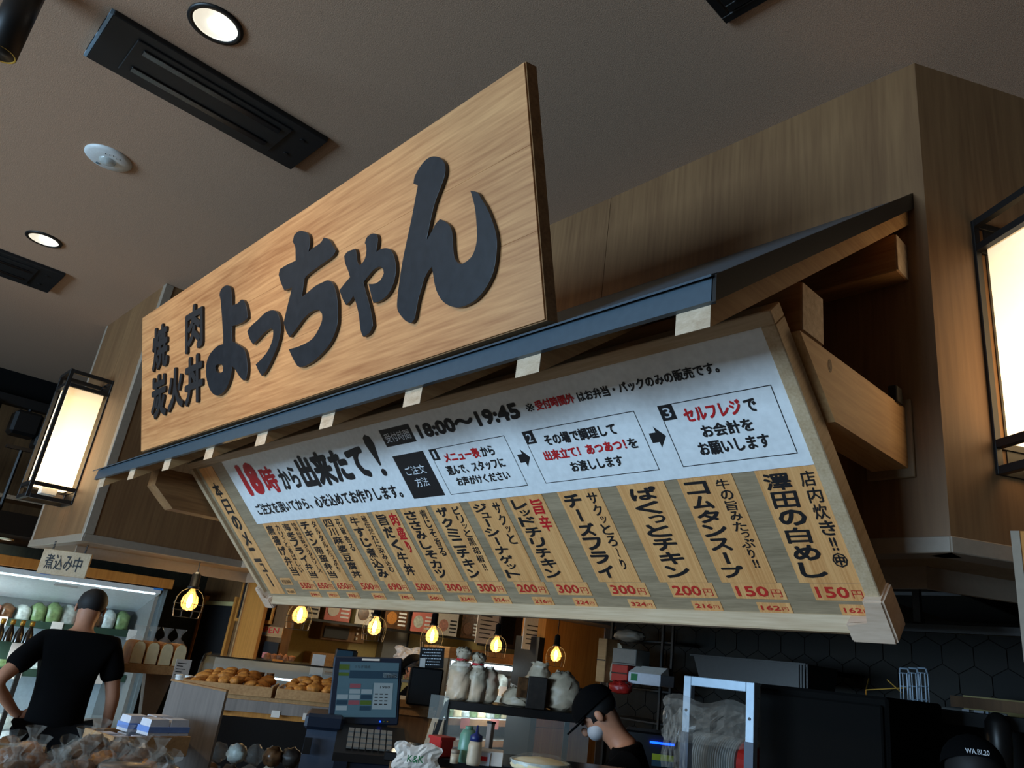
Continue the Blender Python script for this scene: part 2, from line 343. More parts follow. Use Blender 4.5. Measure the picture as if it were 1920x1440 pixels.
G().hexa([(xr_, EY, zr(EY, -.062)), (xr_ + .012, EY, zr(EY, -.062)), (xr_ + .012, YF, zr(YF, -.062)), (xr_, YF, zr(YF, -.062))], [(xr_, EY, zr(EY, .006)), (xr_ + .012, EY, zr(EY, .006)), (xr_ + .012, YF, zr(YF, .006)), (xr_, YF, zr(YF, .006))]).build('gable_trim', 'black_metal', cn)
for i in range(9):
    x = -.908 - .5395 * i; a, b = x - .047, x + .047; t0, t1 = -.058, -.125
    r_ = G().hexa([(a, 1.256, zr(1.256, t1)), (b, 1.256, zr(1.256, t1)), (b, YF, zr(YF, t1)), (a, YF, zr(YF, t1))], [(a, 1.256, zr(1.256, t0)), (b, 1.256, zr(1.256, t0)), (b, YF, zr(YF, t0)), (a, YF, zr(YF, t0))]).build('rafter', 'pine_y', cn)
    G().hexa([(a, 1.254, zr(1.256, t1)), (b, 1.254, zr(1.256, t1)), (b, 1.2565, zr(1.256, t1)), (a, 1.2565, zr(1.256, t1))], [(a, 1.254, zr(1.256, t0)), (b, 1.254, zr(1.256, t0)), (b, 1.2565, zr(1.256, t0)), (a, 1.2565, zr(1.256, t0))]).build('end_grain', 'pine_end', r_)
p = G().box(-5.28, -.912, 1.773, 1.904, 2.544, 2.70, .004).build('purlin', 'dark_pine_x', cn)
G().box(-.9125, -.909, 1.777, 1.9, 2.548, 2.696).build('end_grain', 'pine_end', p)
p = G().box(-5.28, -.875, 2.41, 2.511, 3.03, 3.18, .004).build('purlin', 'dark_pine_x', cn)
G().box(-.8755, -.872, 2.414, 2.507, 3.034, 3.176).build('end_grain', 'pine_end', p)
for i, (xa, xb) in enumerate(((-1.03, -.908), (-5.20, -5.06))):
    y0 = 1.672 if i == 0 else 1.50; zt, zb = (2.535, 2.332) if i == 0 else (2.50, 2.27)
    pr = [(1.755, zt), (YF - .015, zt + .01), (YF - .015, zb), (1.962, zb)] if i == 0 else [(y0, zt), (YF - .015, zt + .01), (YF - .015, zb), (y0 + .14, zb), (y0, zb + .12)]
    arm = G().prism(pr, xa, xb, 'yz').build('bracket_arm', 'pine_y' if i == 0 else 'dark_pine_y', cn)
    G().box(xa - .02, xb + .02, YF - .015, YF, zb - .03, zt + .04, .003).build('wall_plate', 'veneer_dark', arm)
k_ = on(1556, 686, 0, -.908); kn = G()
for rr, t_ in ((.016, .0006), (.009, .0012)): kn.lathe([(rr, 0), (rr, t_)], (0, 0, 0), 14, X=Matrix.Translation((-.908, k_.y, k_.z)) @ Matrix.Rotation(R(90), 4, 'Y') @ Matrix.Diagonal((1.3, .8, 1, 1)))
kn.build('knot', 'brown_wood', cn)
# small metal clip behind the arm
G().box(-.93, -.90, YF - .1, YF - .05, 2.54, 2.6, .003).build('clip', 'steel', cn)

# ================================================================== BIG SIGN
ts = R(15.5); sg = thing('shop_sign', 'large tilted cedar plank sign with raised navy brush lettering above the canopy', 'sign', (-3.2053, 1.33, 2.5388), (R(90) + ts, 0, 0))
HW, HH = 1.7165, .822
def chamfer_plate(x0, x1, y0, y1, z0, z1, c):
    g = G(); b = [(x0, y0), (x1, y0), (x1, y1), (x0, y1)]; i = [(x0 + c, y0 + c), (x1 - c, y0 + c), (x1 - c, y1 - c), (x0 + c, y1 - c)]
    A = [g.v((x, y, z0)) for x, y in b]; B = [g.v((x, y, z1 - c)) for x, y in b]; D = [g.v((x, y, z1)) for x, y in i]; F = g.bm.faces.new
    F(A[::-1]); F(D)
    for k in range(4): F((A[k], A[(k + 1) % 4], B[(k + 1) % 4], B[k])); F((B[k], B[(k + 1) % 4], D[(k + 1) % 4], D[k]))
    return g
# three glued boards with slightly different grain
ys = [0, .272, .548, HH]
for k in range(3):
    m, nt, b = None, None, None
    o = chamfer_plate(-HW, HW, ys[k] + (.0004 if k else 0), ys[k + 1], -.052, 0, .0006 if k in (0, 1, 2) else .004).build('plank', 'cedar_sign', sg, local=True)
g = G(); c = .009
for (a, b, q, w) in (((-HW, -.0), (HW, -.0), 0, 1), ):
    pass
for nm, bx in (('edge', (-HW - .004, -HW, -.004, HH + .004)), ('edge', (HW, HW + .004, -.004, HH + .004)), ('edge', (-HW, HW, -.004, 0)), ('edge', (-HW, HW, HH, HH + .004))):
    G().box(bx[0], bx[1], bx[2], bx[3], -.052, -.006, .001).build('edge', 'dark_pine_x', sg, local=True)
# battens that stand the sign on the canopy
for x in (-1.3, -.45, .45, 1.3): G().box(x - .04, x + .04, .05, .75, -.075, -.052).build('batten', 'dark_pine_x', sg, local=True)
n=[(1.269,0.683),(1.296,0.667),(1.318,0.640),(1.321,0.612),(1.308,0.585),(1.281,0.553),(1.254,0.521),(1.234,0.486),(1.214,0.445),(1.193,0.399),(1.224,0.421),(1.251,0.443),(1.276,0.452),(1.310,0.429),(1.331,0.404),(1.338,0.374),(1.337,0.344),(1.338,0.313),(1.343,0.292),(1.355,0.276),(1.371,0.266),(1.397,0.265),(1.428,0.274),(1.448,0.295),(1.460,0.325),(1.463,0.373),(1.461,0.423),(1.454,0.461),(1.444,0.493),(1.477,0.475),(1.495,0.446),(1.517,0.409),(1.536,0.363),(1.549,0.321),(1.552,0.282),(1.544,0.242),(1.530,0.203),(1.510,0.176),(1.480,0.151),(1.442,0.132),(1.398,0.124),(1.347,0.126),(1.302,0.143),(1.266,0.168),(1.241,0.202),(1.228,0.238),(1.223,0.270),(1.219,0.302),(1.196,0.293),(1.169,0.270),(1.150,0.239),(1.130,0.207),(1.114,0.170),(1.103,0.146),(1.081,0.135),(1.048,0.153),(1.015,0.186),(1.003,0.213),(1.009,0.249),(1.024,0.299),(1.047,0.363),(1.080,0.434),(1.117,0.509),(1.144,0.571),(1.164,0.618),(1.139,0.633),(1.147,0.654),(1.171,0.673),(1.206,0.689),(1.240,0.692)]
ya=[(0.891,0.523),(0.899,0.502),(0.889,0.471),(0.881,0.454),(0.906,0.456),(0.944,0.451),(0.980,0.433),(1.000,0.399),(1.006,0.359),(0.994,0.318),(0.968,0.287),(0.934,0.269),(0.891,0.263),(0.852,0.267),(0.840,0.299),(0.826,0.346),(0.867,0.336),(0.906,0.340),(0.929,0.359),(0.924,0.379),(0.901,0.393),(0.862,0.392),(0.821,0.377),(0.788,0.364),(0.802,0.325),(0.823,0.269),(0.838,0.215),(0.841,0.181),(0.815,0.159),(0.774,0.154),(0.758,0.183),(0.750,0.242),(0.735,0.291),(0.715,0.332),(0.693,0.316),(0.660,0.307),(0.635,0.340),(0.616,0.378),(0.655,0.394),(0.697,0.409),(0.685,0.439),(0.666,0.474),(0.660,0.506),(0.685,0.516),(0.740,0.511),(0.749,0.491),(0.753,0.455),(0.769,0.435),(0.801,0.446),(0.818,0.470),(0.820,0.499),(0.811,0.513),(0.827,0.531),(0.862,0.534)]
chi=[(0.328,0.718),(0.377,0.690),(0.392,0.657),(0.386,0.633),(0.373,0.608),(0.416,0.614),(0.477,0.617),(0.507,0.631),(0.546,0.611),(0.573,0.578),(0.594,0.550),(0.576,0.534),(0.518,0.527),(0.435,0.520),(0.368,0.513),(0.336,0.503),(0.324,0.471),(0.309,0.427),(0.370,0.437),(0.431,0.446),(0.490,0.445),(0.525,0.443),(0.558,0.426),(0.584,0.389),(0.597,0.338),(0.596,0.290),(0.593,0.258),(0.581,0.230),(0.537,0.185),(0.461,0.152),(0.372,0.132),(0.276,0.132),(0.225,0.175),(0.186,0.227),(0.275,0.221),(0.378,0.226),(0.434,0.251),(0.473,0.287),(0.475,0.315),(0.446,0.340),(0.384,0.346),(0.315,0.330),(0.255,0.303),(0.195,0.280),(0.166,0.311),(0.144,0.356),(0.176,0.412),(0.212,0.468),(0.227,0.494),(0.156,0.500),(0.128,0.540),(0.106,0.584),(0.118,0.607),(0.186,0.608),(0.265,0.603),(0.266,0.637),(0.264,0.667),(0.243,0.697),(0.257,0.722),(0.290,0.727)]
tsu=[(0.045,0.436),(0.089,0.411),(0.112,0.366),(0.113,0.323),(0.083,0.269),(0.030,0.220),(-0.031,0.176),(-0.075,0.159),(-0.104,0.184),(-0.136,0.223),(-0.075,0.237),(-0.007,0.264),(0.036,0.304),(0.045,0.345),(0.022,0.357),(-0.030,0.356),(-0.098,0.339),(-0.161,0.324),(-0.195,0.357),(-0.219,0.398),(-0.186,0.413),(-0.109,0.427),(-0.027,0.443)]
yo=[(-0.479,0.688),(-0.432,0.680),(-0.398,0.656),(-0.387,0.618),(-0.388,0.564),(-0.320,0.561),(-0.275,0.568),(-0.239,0.540),(-0.219,0.496),(-0.217,0.463),(-0.278,0.454),(-0.386,0.463),(-0.391,0.424),(-0.388,0.386),(-0.311,0.350),(-0.253,0.315),(-0.229,0.265),(-0.225,0.213),(-0.236,0.177),(-0.267,0.172),(-0.315,0.204),(-0.365,0.249),(-0.394,0.265),(-0.404,0.227),(-0.435,0.186),(-0.482,0.158),(-0.545,0.148),(-0.610,0.162),(-0.667,0.206),(-0.700,0.267),(-0.704,0.324),(-0.673,0.367),(-0.614,0.390),(-0.557,0.399),(-0.493,0.395),(-0.492,0.439),(-0.499,0.496),(-0.509,0.567),(-0.518,0.625),(-0.533,0.657),(-0.520,0.678)]
yoh=[(-0.575,0.306),(-0.519,0.299),(-0.495,0.281),(-0.499,0.258),(-0.535,0.256),(-0.575,0.271),(-0.595,0.293)]

def smooth_loop(p):
    out = []; n = len(p)
    for i in range(n):
        p0, p1, p2, p3 = [Vector(p[(i + k) % n]) for k in (-1, 0, 1, 2)]
        d1 = (p1 - p0); d2 = (p2 - p1); sharp = d1.length and d2.length and d1.angle(d2) > R(48); d3 = p3 - p2; sharp2 = d2.length and d3.length and d2.angle(d3) > R(48)
        m1 = d2 * .5 if sharp else (p2 - p0) * .5; m2 = d2 * .5 if sharp2 else (p3 - p1) * .5
        for t in (0, .33, .66):
            out.append(p1 * (2 * t ** 3 - 3 * t ** 2 + 1) + m1 * (t ** 3 - 2 * t ** 2 + t) + p2 * (-2 * t ** 3 + 3 * t ** 2) + m2 * (t ** 3 - t ** 2))
    return out
def raised(loops, thick, mat, parent, name, z=0):
    cu = bpy.data.curves.new('t', 'CURVE'); cu.dimensions = '2D'; cu.fill_mode = 'BOTH'; cu.extrude = thick / 2 - .001; cu.bevel_depth = .001
    for lp in loops:
        lp = smooth_loop(lp); s = cu.splines.new('POLY'); s.points.add(len(lp) - 1); s.use_cyclic_u = True
        for i, q in enumerate(lp): s.points[i].co = (q[0], q[1], 0, 1)
    ob = bpy.data.objects.new('t', cu); COL.objects.link(ob); dg = bpy.context.evaluated_depsgraph_get()
    me = bpy.data.meshes.new_from_object(ob.evaluated_get(dg)); me.name = name; bpy.data.objects.remove(ob)
    for q in me.vertices: q.co.z += thick / 2 + z
    o = bpy.data.objects.new(name, me); COL.objects.link(o); o.parent = parent; WM[o] = WM[parent]; me.materials.clear(); me.materials.append(MAT[mat]); return o
for lps in ([n], [ya], [chi], [tsu], [yo, yoh]): raised(lps, .016, 'letter_navy', sg, 'letter')
def raised_glyph(ch, x0, y0, x1, y1):
    cu = bpy.data.curves.new('t', 'FONT'); cu.body = ch; cu.resolution_u = 3; cu.extrude = .02
    ob = bpy.data.objects.new('t', cu); COL.objects.link(ob); dg = bpy.context.evaluated_depsgraph_get(); me = bpy.data.meshes.new_from_object(ob.evaluated_get(dg)); bpy.data.objects.remove(ob)
    xs = [q.co.x for q in me.vertices]; yy = [q.co.y for q in me.vertices]; a, b, c, d = min(xs), max(xs), min(yy), max(yy); g = G(); w = .0085
    for k in range(8):
        ox, oy = w * math.cos(k * math.pi / 4), w * math.sin(k * math.pi / 4)
        mp = [g.v((x0 + w + (q.co.x - a) / (b - a) * (x1 - x0 - 2 * w) + ox, y1 + w + (q.co.y - c) / (d - c) * (y0 - y1 - 2 * w) + oy, .0118 + k * .0001 if q.co.z > 0 else 0)) for q in me.vertices]
        for p in me.polygons:
            try: g.bm.faces.new([mp[i] for i in p.vertices])
            except ValueError: pass
    g.build('letter', 'ink', sg, local=True)
for ch, a, b, c, d in (('焼', -1.506, .698, -1.258, .438), ('肉', -.997, .696, -.757, .444), ('炭', -1.517, .410, -1.279, .155), ('火', -1.254, .401, -1.027, .163), ('丼', -1.004, .417, -.759, .156)): raised_glyph(ch, a, b, c, d)

# ================================================================== MENU BOARD
tb = R(44.4); mb = thing('menu_board', 'long tilted wood framed menu board with a white notice and price strips under the canopy', 'menu board', (-2.98, 1.6307, 2.5505), (R(90) + tb, 0, 0))
X0, X1, Y0, Y1 = -2.045, 2.05, 0, -1.045
G().box(X0 + .03, X1 - .03, Y1 + .03, Y0 - .02, -.05, -.022).build('backing_panel', 'grey_vinyl', mb, local=True)
G().box(X0, X1, Y0 - .042, Y0, -.07, 0, .003).build('frame_rail', 'pine_x', mb, local=True)
G().box(X0, X0 + .04, Y1, Y0 - .042, -.07, 0, .003).build('frame_rail', 'pine_z', mb, local=True)
G().box(X1 - .045, X1, Y1, Y0 - .042, -.07, 0, .003).build('frame_rail', 'pine_z', mb, local=True)
G().prism([(Y1 + .034, -.07), (Y1 + .034, -.018), (Y1 + .004, .016), (Y1 - .002, .018), (Y1 - .030, -.008), (Y1 - .030, -.07)], X0, X1, 'yz').build('frame_rail', 'pine_x', mb, local=True, label='pale lower rail catching the assumed daylight')
for sx in (-1, 1):
    xa = X0 if sx < 0 else X1; g = G()
    L1, L2 = .13, .12
    if sx > 0: g.prism([(X1 - L1, Y1 - .038), (X1 + .008, Y1 - .038), (X1 + .012, Y1 - .02), (X1 + .012, Y1 + L2), (X1 - .052, Y1 + L2), (X1 - .052, Y1 + .034), (X1 - L1, Y1 + .034)], -.075, .022)
    else: g.prism([(X0 + .1, Y1 - .038), (X0 - .008, Y1 - .038), (X0 - .012, Y1 - .02), (X0 - .012, Y1 + L2), (X0 + .03, Y1 + L2), (X0 + .046, Y1 + .034), (X0 + .1, Y1 + .034)], -.075, .022)
    bmesh.ops.bevel(g.bm, geom=[e for e in g.bm.edges], offset=.007, segments=2, affect='EDGES')
    g.build('corner_guard', 'maple_cap', mb, local=True)
ws = G().box(-1.6, 2.004, -.482, -.0425, -.022, -.018).build('notice_sheet', 'white_sheet', mb, local=True)
Z1 = -.0165
TX = [('18', 'r', -1.475, -.083, -1.255, -.297, .14), ('時', 'r', -1.225, -.131, -1.07, -.30, .07), ('から', 'k', -1.035, -.16, -.83, -.293, .07), ('出来たて', 'k', -.80, -.112, -.145, -.308, .10),
('ご注文を頂いてから、心を込めてお作りします。', 'k', -1.501, -.350, -.003, -.426, .06), ('18:00～19:45', 'k', .328, -.095, .961, -.162, .13), ('※', 'k', 1.0, -.112, 1.042, -.146, 0), ('受付時間外', 'r', 1.05, -.108, 1.243, -.147, .07),
('はお弁当・パックのみの販売です。', 'k', 1.258, -.110, 1.824, -.149, .06), ('メニュー表', 'r', .41, -.243, .64, -.291, .07), ('から', 'k', .65, -.245, .73, -.290, .06), ('選んで、スタッフに', 'k', .388, -.304, .755, -.349, .06),
('お声がけください', 'k', .416, -.362, .750, -.405, .06), ('その場で調理して', 'k', 1.016, -.243, 1.36, -.290, .06), ('出来立て！あつあつ！', 'r', .978, -.306, 1.372, -.349, .07), ('を', 'k', 1.382, -.31, 1.422, -.349, .06),
('お渡しします', 'k', 1.084, -.364, 1.33, -.408, .06), ('セルフレジ', 'r', 1.641, -.240, 1.845, -.289, .07), ('で', 'k', 1.856, -.246, 1.895, -.289, .07), ('お会計を', 'k', 1.679, -.304, 1.86, -.350, .06), ('お願いします', 'k', 1.644, -.362, 1.893, -.410, .06)]
gk, gr = G(), G()
for s, c, a, b, d, e, of in TX: put(gk if c == 'k' else gr, s, a, b, d, e, Z1, of)
# exclamation mark
gk.prism([(-.085, -.10), (-.06, -.085), (-.03, -.10), (-.022, -.14), (-.04, -.20), (-.052, -.248), (-.064, -.248), (-.078, -.19), (-.092, -.13)], Z1 - .001, Z1)
gk.prism([(-.058 + .02 * math.cos(i * .7), -.285 + .02 * math.sin(i * .7)) for i in range(9)], Z1 - .001, Z1)
for x0, x1, y0, y1 in ((.06, .288, -.168, -.082), (.0625, .295, -.439, -.216), (.334, .384, -.271, -.217), (.921, .975, -.271, -.217), (1.558, 1.613, -.271, -.217)): G().box(x0, x1, y0, y1, -.018, -.0175).build('black_box', 'ink', ws, local=True)
for x0, x1 in ((.334, .822), (.921, 1.463), (1.558, 1.962)):
    g = G(); V_ = [[g.v((x, y, -.0176)) for x, y in ((x0 + m, -.441 + m), (x1 - m, -.441 + m), (x1 - m, -.2165 - m), (x0 + m, -.2165 - m))] for m in (0, .003)]
    for k in range(4): g.bm.faces.new((V_[0][k], V_[0][(k + 1) % 4], V_[1][(k + 1) % 4], V_[1][k]))
    g.build('box_outline', 'ink', ws, local=True)
for xa in (.842, 1.482):
    G().prism([(xa, -.305), (xa + .028, -.305), (xa + .028, -.284), (xa + .062, -.323), (xa + .028, -.362), (xa + .028, -.341), (xa, -.341)], -.018, -.0175).build('arrow', 'ink', ws, local=True)
gw = G()
for s, a, b, d, e in (('受付時間', .080, -.103, .268, -.149), ('ご注文', .105, -.277, .252, -.321), ('方法', .135, -.338, .230, -.384), ('1', .352, -.227, .366, -.262), ('2', .936, -.227, .962, -.262), ('3', 1.572, -.227, 1.600, -.262)): put(gw, s, a, b, d, e, -.0165, .01)
gk.build('lettering', 'ink', ws, local=True, label='black printed lettering'); gr.build('lettering', 'red_ink', ws, local=True, label='red printed lettering'); gw.build('lettering', 'white_ink', ws, local=True, label='white lettering in the black boxes')
# price strips
ST = [(-1.5379, '唐揚げ弁当', 'カリッと香ばしい', 'k', 550, 594), (-1.3288, '海老フライ弁当', '特製自家製タルタルソース', 'k', 650, 702), (-1.1075, 'チキン南蛮弁当', 'タルタルたっぷり', 'k', 650, 702), (-.849, '四川麻婆豆腐丼', '花椒香る', 'k', 500, 540),
(-.5907, '牛すじ煮込み', '秘伝だれに染み込む', 'k', 690, 745), (-.3372, '旨だく牛丼', '肉盛り', 'r', 500, 540), (-.0935, 'ささみしそカツ', '青じそ香る', 'k', 300, 324), (.1509, 'ザクミニチキン', 'ピリッと黒胡椒!!', 'k', 300, 324), (.4189, 'ジューシーナゲット', 'サクッと', 'k', 200, 216),
(.6616, 'レッドチリチキン', '旨辛', 'r', 300, 324), (.9539, 'チーズフライ', 'サクッとろ〜り', 'k', 300, 324), (1.2488, 'ぱくっとチキン', '', 'k', 200, 216), (1.5128, 'コムタンスープ', '牛の旨みたっぷり!!', 'k', 150, 162), (1.8, '澤田の白めし', '店内炊き!!㊥', 'k', 150, 162)]
def digits(g, s, x0, y0, x1, y1, z):
    # western figures wide, the yen character small at the right
    w = x1 - x0; put(g, s[:-1], x0, y0, x0 + w * .72, y1, z, .07); put(g, s[-1], x0 + w * .78, y0 - (y0 - y1) * .3, x1, y1, z, 0)
for x, main, sub, c, pa, pb in ST:
    W_ = .2065; st = G().box(x, x + W_, -.892, -.484, -.022, -.0195).build('menu_strip', 'strip_cedar', mb, local=True)
    g = G(); mw = .088 if sub else .11; xc = x + (.062 if sub else .10)
    n_ = len(main); bot = -.875 if n_ > 5 else -.86
    column(g, main, xc, mw, -.495, bot, -.0185, .10); 
    if sub and c == 'k': column(g, sub, x + .162, .047, -.497, -.497 - min(.34, .047 * len(sub) + .02), -.0185, .05)
    g.build('lettering', 'ink', st, local=True)
    if c == 'r':
        g = G(); column(g, sub, x + .158, .062, -.497, -.497 - .078 * len(sub), -.0185, .08); g.build('lettering', 'red_ink', st, local=True, label='red brush lettering')
    xe = min(x + .2215, 2.002); xs_ = x + .032
    for (a, b, t_, bb, pr) in ((xs_, xe, -.895, -.957, pa), (x + .1, min(x + .222, 2.002), -.972, -1.011, pb)):
        ps = G().box(a, b, bb, t_, -.022, -.0197).build('price_tag', 'strip_cedar', mb, local=True)
        g = G(); digits(g, str(pr) + '円', a + .012, t_ - .010, b - .012, bb + .010, -.0187); g.build('lettering', 'price_red', ps, local=True)
ms = G().box(-1.962, -1.765, -.994, -.058, -.022, -.0195).build('menu_strip', 'strip_cedar', mb, local=True)
g = G(); column(g, '本日のメニュー', -1.865, .10, -.16, -.95, -.0185, .10, .12); g.build('lettering', 'ink', ms, local=True)
for a, b, t_, bb, s in ((-1.722, -1.587, -.875, -.925, '税抜価格'), (-1.722, -1.615, -.955, -.995, '税込価格')):
    ps = G().box(a, b, bb, t_, -.022, -.0197).build('price_tag', 'strip_cedar', mb, local=True); g = G(); put(g, s, a + .01, t_ - .01, b - .01, bb + .01, -.0187, 0); g.build('lettering', 'ink', ps, local=True)

# ================================================================== LANTERNS
def lantern(X, label):
    """X: frame with x along the wall, -y out of the wall, origin at wall, z up; outer .30 x .30"""
    z0, z1 = 2.335, 3.31; w, d, b = .30, .30, .026
    loc = X @ Vector((w / 2, -d / 2, z0)); t = thing('wall_lantern', label, 'lantern', loc)
    for (x, y) in ((0, -.012), (w - b, -.012), (0, -d), (w - b, -d)):
        g = G(); g.X = X; g.box(x, x + b, y, y + b, z0, z1, .002).build('post', 'black_metal', t)
    for z in (z0, z0 + .09, z1 - .03, z1 - .135):
        g = G(); g.X = X; h = .028
        for q in ((b, w - b, -d, -d + b), (b, w - b, -.012, -.012 + b), (0, b, -d + b, -.012), (w - b, w, -d + b, -.012)): g.box(*q, z, z + h, .001)
        g.build('rail', 'black_metal', t)
    g = G(); g.X = X; g.box(.034, w - .034, -d + .034, -.03, z0 + .105, z1 - .12).build('paper_shade', 'lantern_paper', t, label='glowing washi paper shade')
    g = G(); g.X = X; g.box(.05, w - .05, -.005, 0, z0 + .02, z1 - .02).build('back_plate', 'black_metal', t)
    g = G(); g.X = X; g.box(.1, .2, -.2, -.1, z0 + .05, z0 + .10, .004).build('lamp_base', 'white_plastic', t)
    g = G(); g.X = X; g.cyl((.26, -.03, z1 - .06), (.26, -.05, z1 - .06), .012, 8).build('bolt', 'steel', t)
    return t
XL = Matrix.Translation((-6.76, YP, 0)); lantern(XL, 'tall black framed paper lantern on the left pier')
XRt = RW @ Matrix.Translation((.195, 0, 0)); lantern(XRt, 'tall black framed paper lantern on the right wall')

# ================================================================== CEILING FITTINGS
def cassette(x0, x1, y0, y1, label, name='air_conditioner', edge=True):
    t = thing(name, label, 'air conditioner', ((x0 + x1) / 2, (y0 + y1) / 2, ZC - .03)); z = ZC
    G().box(x0, x1, y0, y1, z - .028, z - .0, .004).build('panel', 'ac_black', t)
    w = x1 - x0
    G().box(x0 + .06, x1 - .06, y0 + .12, y1 - .16, z - .036, z - .028, .003).build('grille_plate', 'ac_black', t)
    for k in (.3, .7):
        G().box(x0 + w * k - .02, x0 + w * k + .02, y0 + .16, y1 - .2, z - .044, z - .036, .003).build('flap', 'black_gloss', t)
    if edge:
        e = G().box(x0 + .004, x1 - .004, y0 - .012, y0, z - .028, z - .002).build('edge_strip', 'ac_edge', t, label='pale blue slotted end strip')
        g = G()
        for i in range(14):
            if i in (6, 7): continue
            a = x0 + .05 + i * (w - .1) / 14; g.box(a, a + .01, y0 - .014, y0 - .011, z - .024, z - .006)
        g.build('slot', 'ac_black', e)
    for k in (.3, .75): G().cyl((x0 + w * k, y1 - .09, z - .03), (x0 + w * k, y1 - .09, z - .034), .012, 10).build('screw', 'steel', t)
cassette(-3.645, -3.25, .262, 1.278, 'long black ceiling air conditioner between the round downlights')
cassette(-6.96, -6.45, .28, .866, 'black ceiling air conditioner by the left edge, above the left lantern', edge=False)
def downlight(x, y, label, power):
    t = thing('downlight', label, 'ceiling light', (x, y, ZC - .01), group=None)
    G().lathe([(.112, ZC), (.112, ZC - .008), (.092, ZC - .012), (.090, ZC)], (x, y, 0), 32, cap=False).build('trim_ring', 'black_metal', t, True)
    G().lathe([(.090, ZC - .006), (.088, ZC - .001), (.0875, ZC - .0005), (.0, ZC - .0004)], (x, y, 0), 32, cap=False).build('reflector_cone', 'reflector', t, True)
    G().lathe([(.0, ZC - .002), (.05, ZC - .0022), (.05, ZC - .001)], (x, y + .02, 0), 24, cap=False).build('lamp_disc', 'lamp_disc', t)
    spotl('downlight_beam', (x, y, ZC - .03), (x, y, 0), power, (1, .9, .74), 110, .9, .06)
downlight(-2.97, .577, 'large round downlight right of the long black air conditioner', 20)
downlight(-5.97, .61, 'smaller round downlight further left by the black air conditioner', 20)
t = thing('emergency_light', 'white round emergency light with a clear dome on the ceiling', 'emergency light', (-4.478, .59, ZC - .02)); x, y = -4.478, .592
G().lathe([(.12, ZC), (.12, ZC - .006), (.105, ZC - .018), (.04, ZC - .022), (.0, ZC - .022)], (x, y, 0), 36, cap=False).build('cover', 'white_plastic', t, True)
G().lathe([(.044, ZC - .020), (.040, ZC - .032), (.024, ZC - .042), (0, ZC - .045)], (x, y, 0), 24, cap=False).build('lens_dome', 'clear_dome', t, True)
G().lathe([(.018, ZC - .03), (.01, ZC - .04), (0, ZC - .04)], (x, y, 0), 12, cap=False).build('lamp', 'alu', t)
for i in range(5): G().box(x + .062 + .008 * (i % 3), x + .066 + .008 * (i % 3), y - .03 + .018 * i, y - .026 + .018 * i, ZC - .0232, ZC - .02).build('indicator', 'ink', t)
G().cyl((x - .075, y - .03, ZC - .0195), (x - .075, y - .03, ZC - .0222), .01, 10).build('indicator', 'screen', t)
# square diffuser, corner in view at the top right
t = thing('air_vent', 'black square ceiling air vent cut by the top edge of the picture', 'vent', (-1.05, 1.65, ZC - .02))
for k, (m, h) in enumerate(((0, .004), (.045, .012), (.085, .020))):
    a, b, c_, d = -1.272 + m, -.85 - m, 1.44 + m, 1.879 - m; w = .035
    g = G()
    for q in ((a, b, d - w, d), (a, b, c_, c_ + w), (a, a + w, c_ + w, d - w), (b - w, b, c_ + w, d - w)): g.box(*q, ZC - h - .012, ZC - h + .004, .003)
    g.build('vent_ring', 'black_metal', t)
G().box(-1.14, -.98, 1.57, 1.75, ZC - .02, ZC - .012).build('center_plate', 'pos_grey', t)
# cylinder spotlight, top left
t = thing('spotlight', 'black cylinder spotlight at the top left corner', 'spotlight', (-3.42, .0, 3.8)); c = on(2, 92, 2, 3.62); ax = (c.x, c.y)
G().lathe([(.058, 3.60), (.058, 4.0)], (ax[0], ax[1], 0), 24).build('housing', 'black_metal', t, True)
G().lathe([(.056, 3.598), (.050, 3.6), (.045, 3.64), (0, 3.645)], (ax[0], ax[1], 0), 24, cap=False).build('reflector_cup', 'cap_gold', t, True)
G().lathe([(0, 3.612), (.03, 3.613), (.03, 3.62)], (ax[0], ax[1], 0), 16, cap=False).build('lamp', 'lamp_disc', t)
# small downlights in the soffits
for i, (px, py, lb, zz) in enumerate(((12, 1012, 'small round soffit downlight above the chiller at the left edge', 2.13), (283, 1056, 'small round soffit downlight above the right end of the chiller', 2.13), (363, 1068, 'small tilted soffit spotlight above the first pendant lamp', 2.13))):
    p = on(px, py, 2, zz - .01); t = thing('soffit_downlight', lb, 'ceiling light', p)
    G().lathe([(.055, zz), (.055, zz - .012), (.042, zz - .014)], (p.x, p.y, 0), 18, cap=False).build('trim_ring', 'bread', t, True)
    G().lathe([(.042, zz - .012), (0, zz - .010)], (p.x, p.y, 0), 18, cap=False).build('lamp', 'reflector', t)
# assumed lamp without a fixture, added for the glow under the pier
spotl('assumed_pier_light', (-6.05, 2.25, 2.04), (-5.9, 2.25, 1.4), 1.5, (1, .78, .45), 150, .5)

# ================================================================== FAR LEFT, TRACK AND SHELVES
t = thing('lighting_track', 'black ceiling track with projector heads behind the left lantern', 'track lights', (-9.7, 1.3, 3.6))
G().box(-9.8, -9.68, -1.5, 2.6, 3.60, 3.70).build('rail', 'black_metal', t)
for y, zz in ((1.05, 3.35), (1.45, 3.30), (1.7, 3.2)):
    h = G().box(-9.86, -9.6, y - .13, y + .13, zz, zz + .26, .03).build('projector_head', 'black_metal', t); G().cyl((-9.73, y, zz + .2), (-9.73, y, 3.65), .02, 8).build('stem', 'black_metal', h)
t = thing('hanging_rack', 'thin black hanging rack left of the lantern', 'rack', sp(30, 900, 8.2))
p0 = sp(40, 845, 8.2); p1 = sp(15, 975, 8.2)
G().tube([(p0.x, p0.y, p0.z), (p0.x, p0.y, p1.z)], .016).build('rod', 'black_metal', t); G().box(p0.x - .02, p0.x + .02, p0.y - .12, p0.y + .12, p0.z, p0.z + .03).build('crossbar', 'black_metal', t)
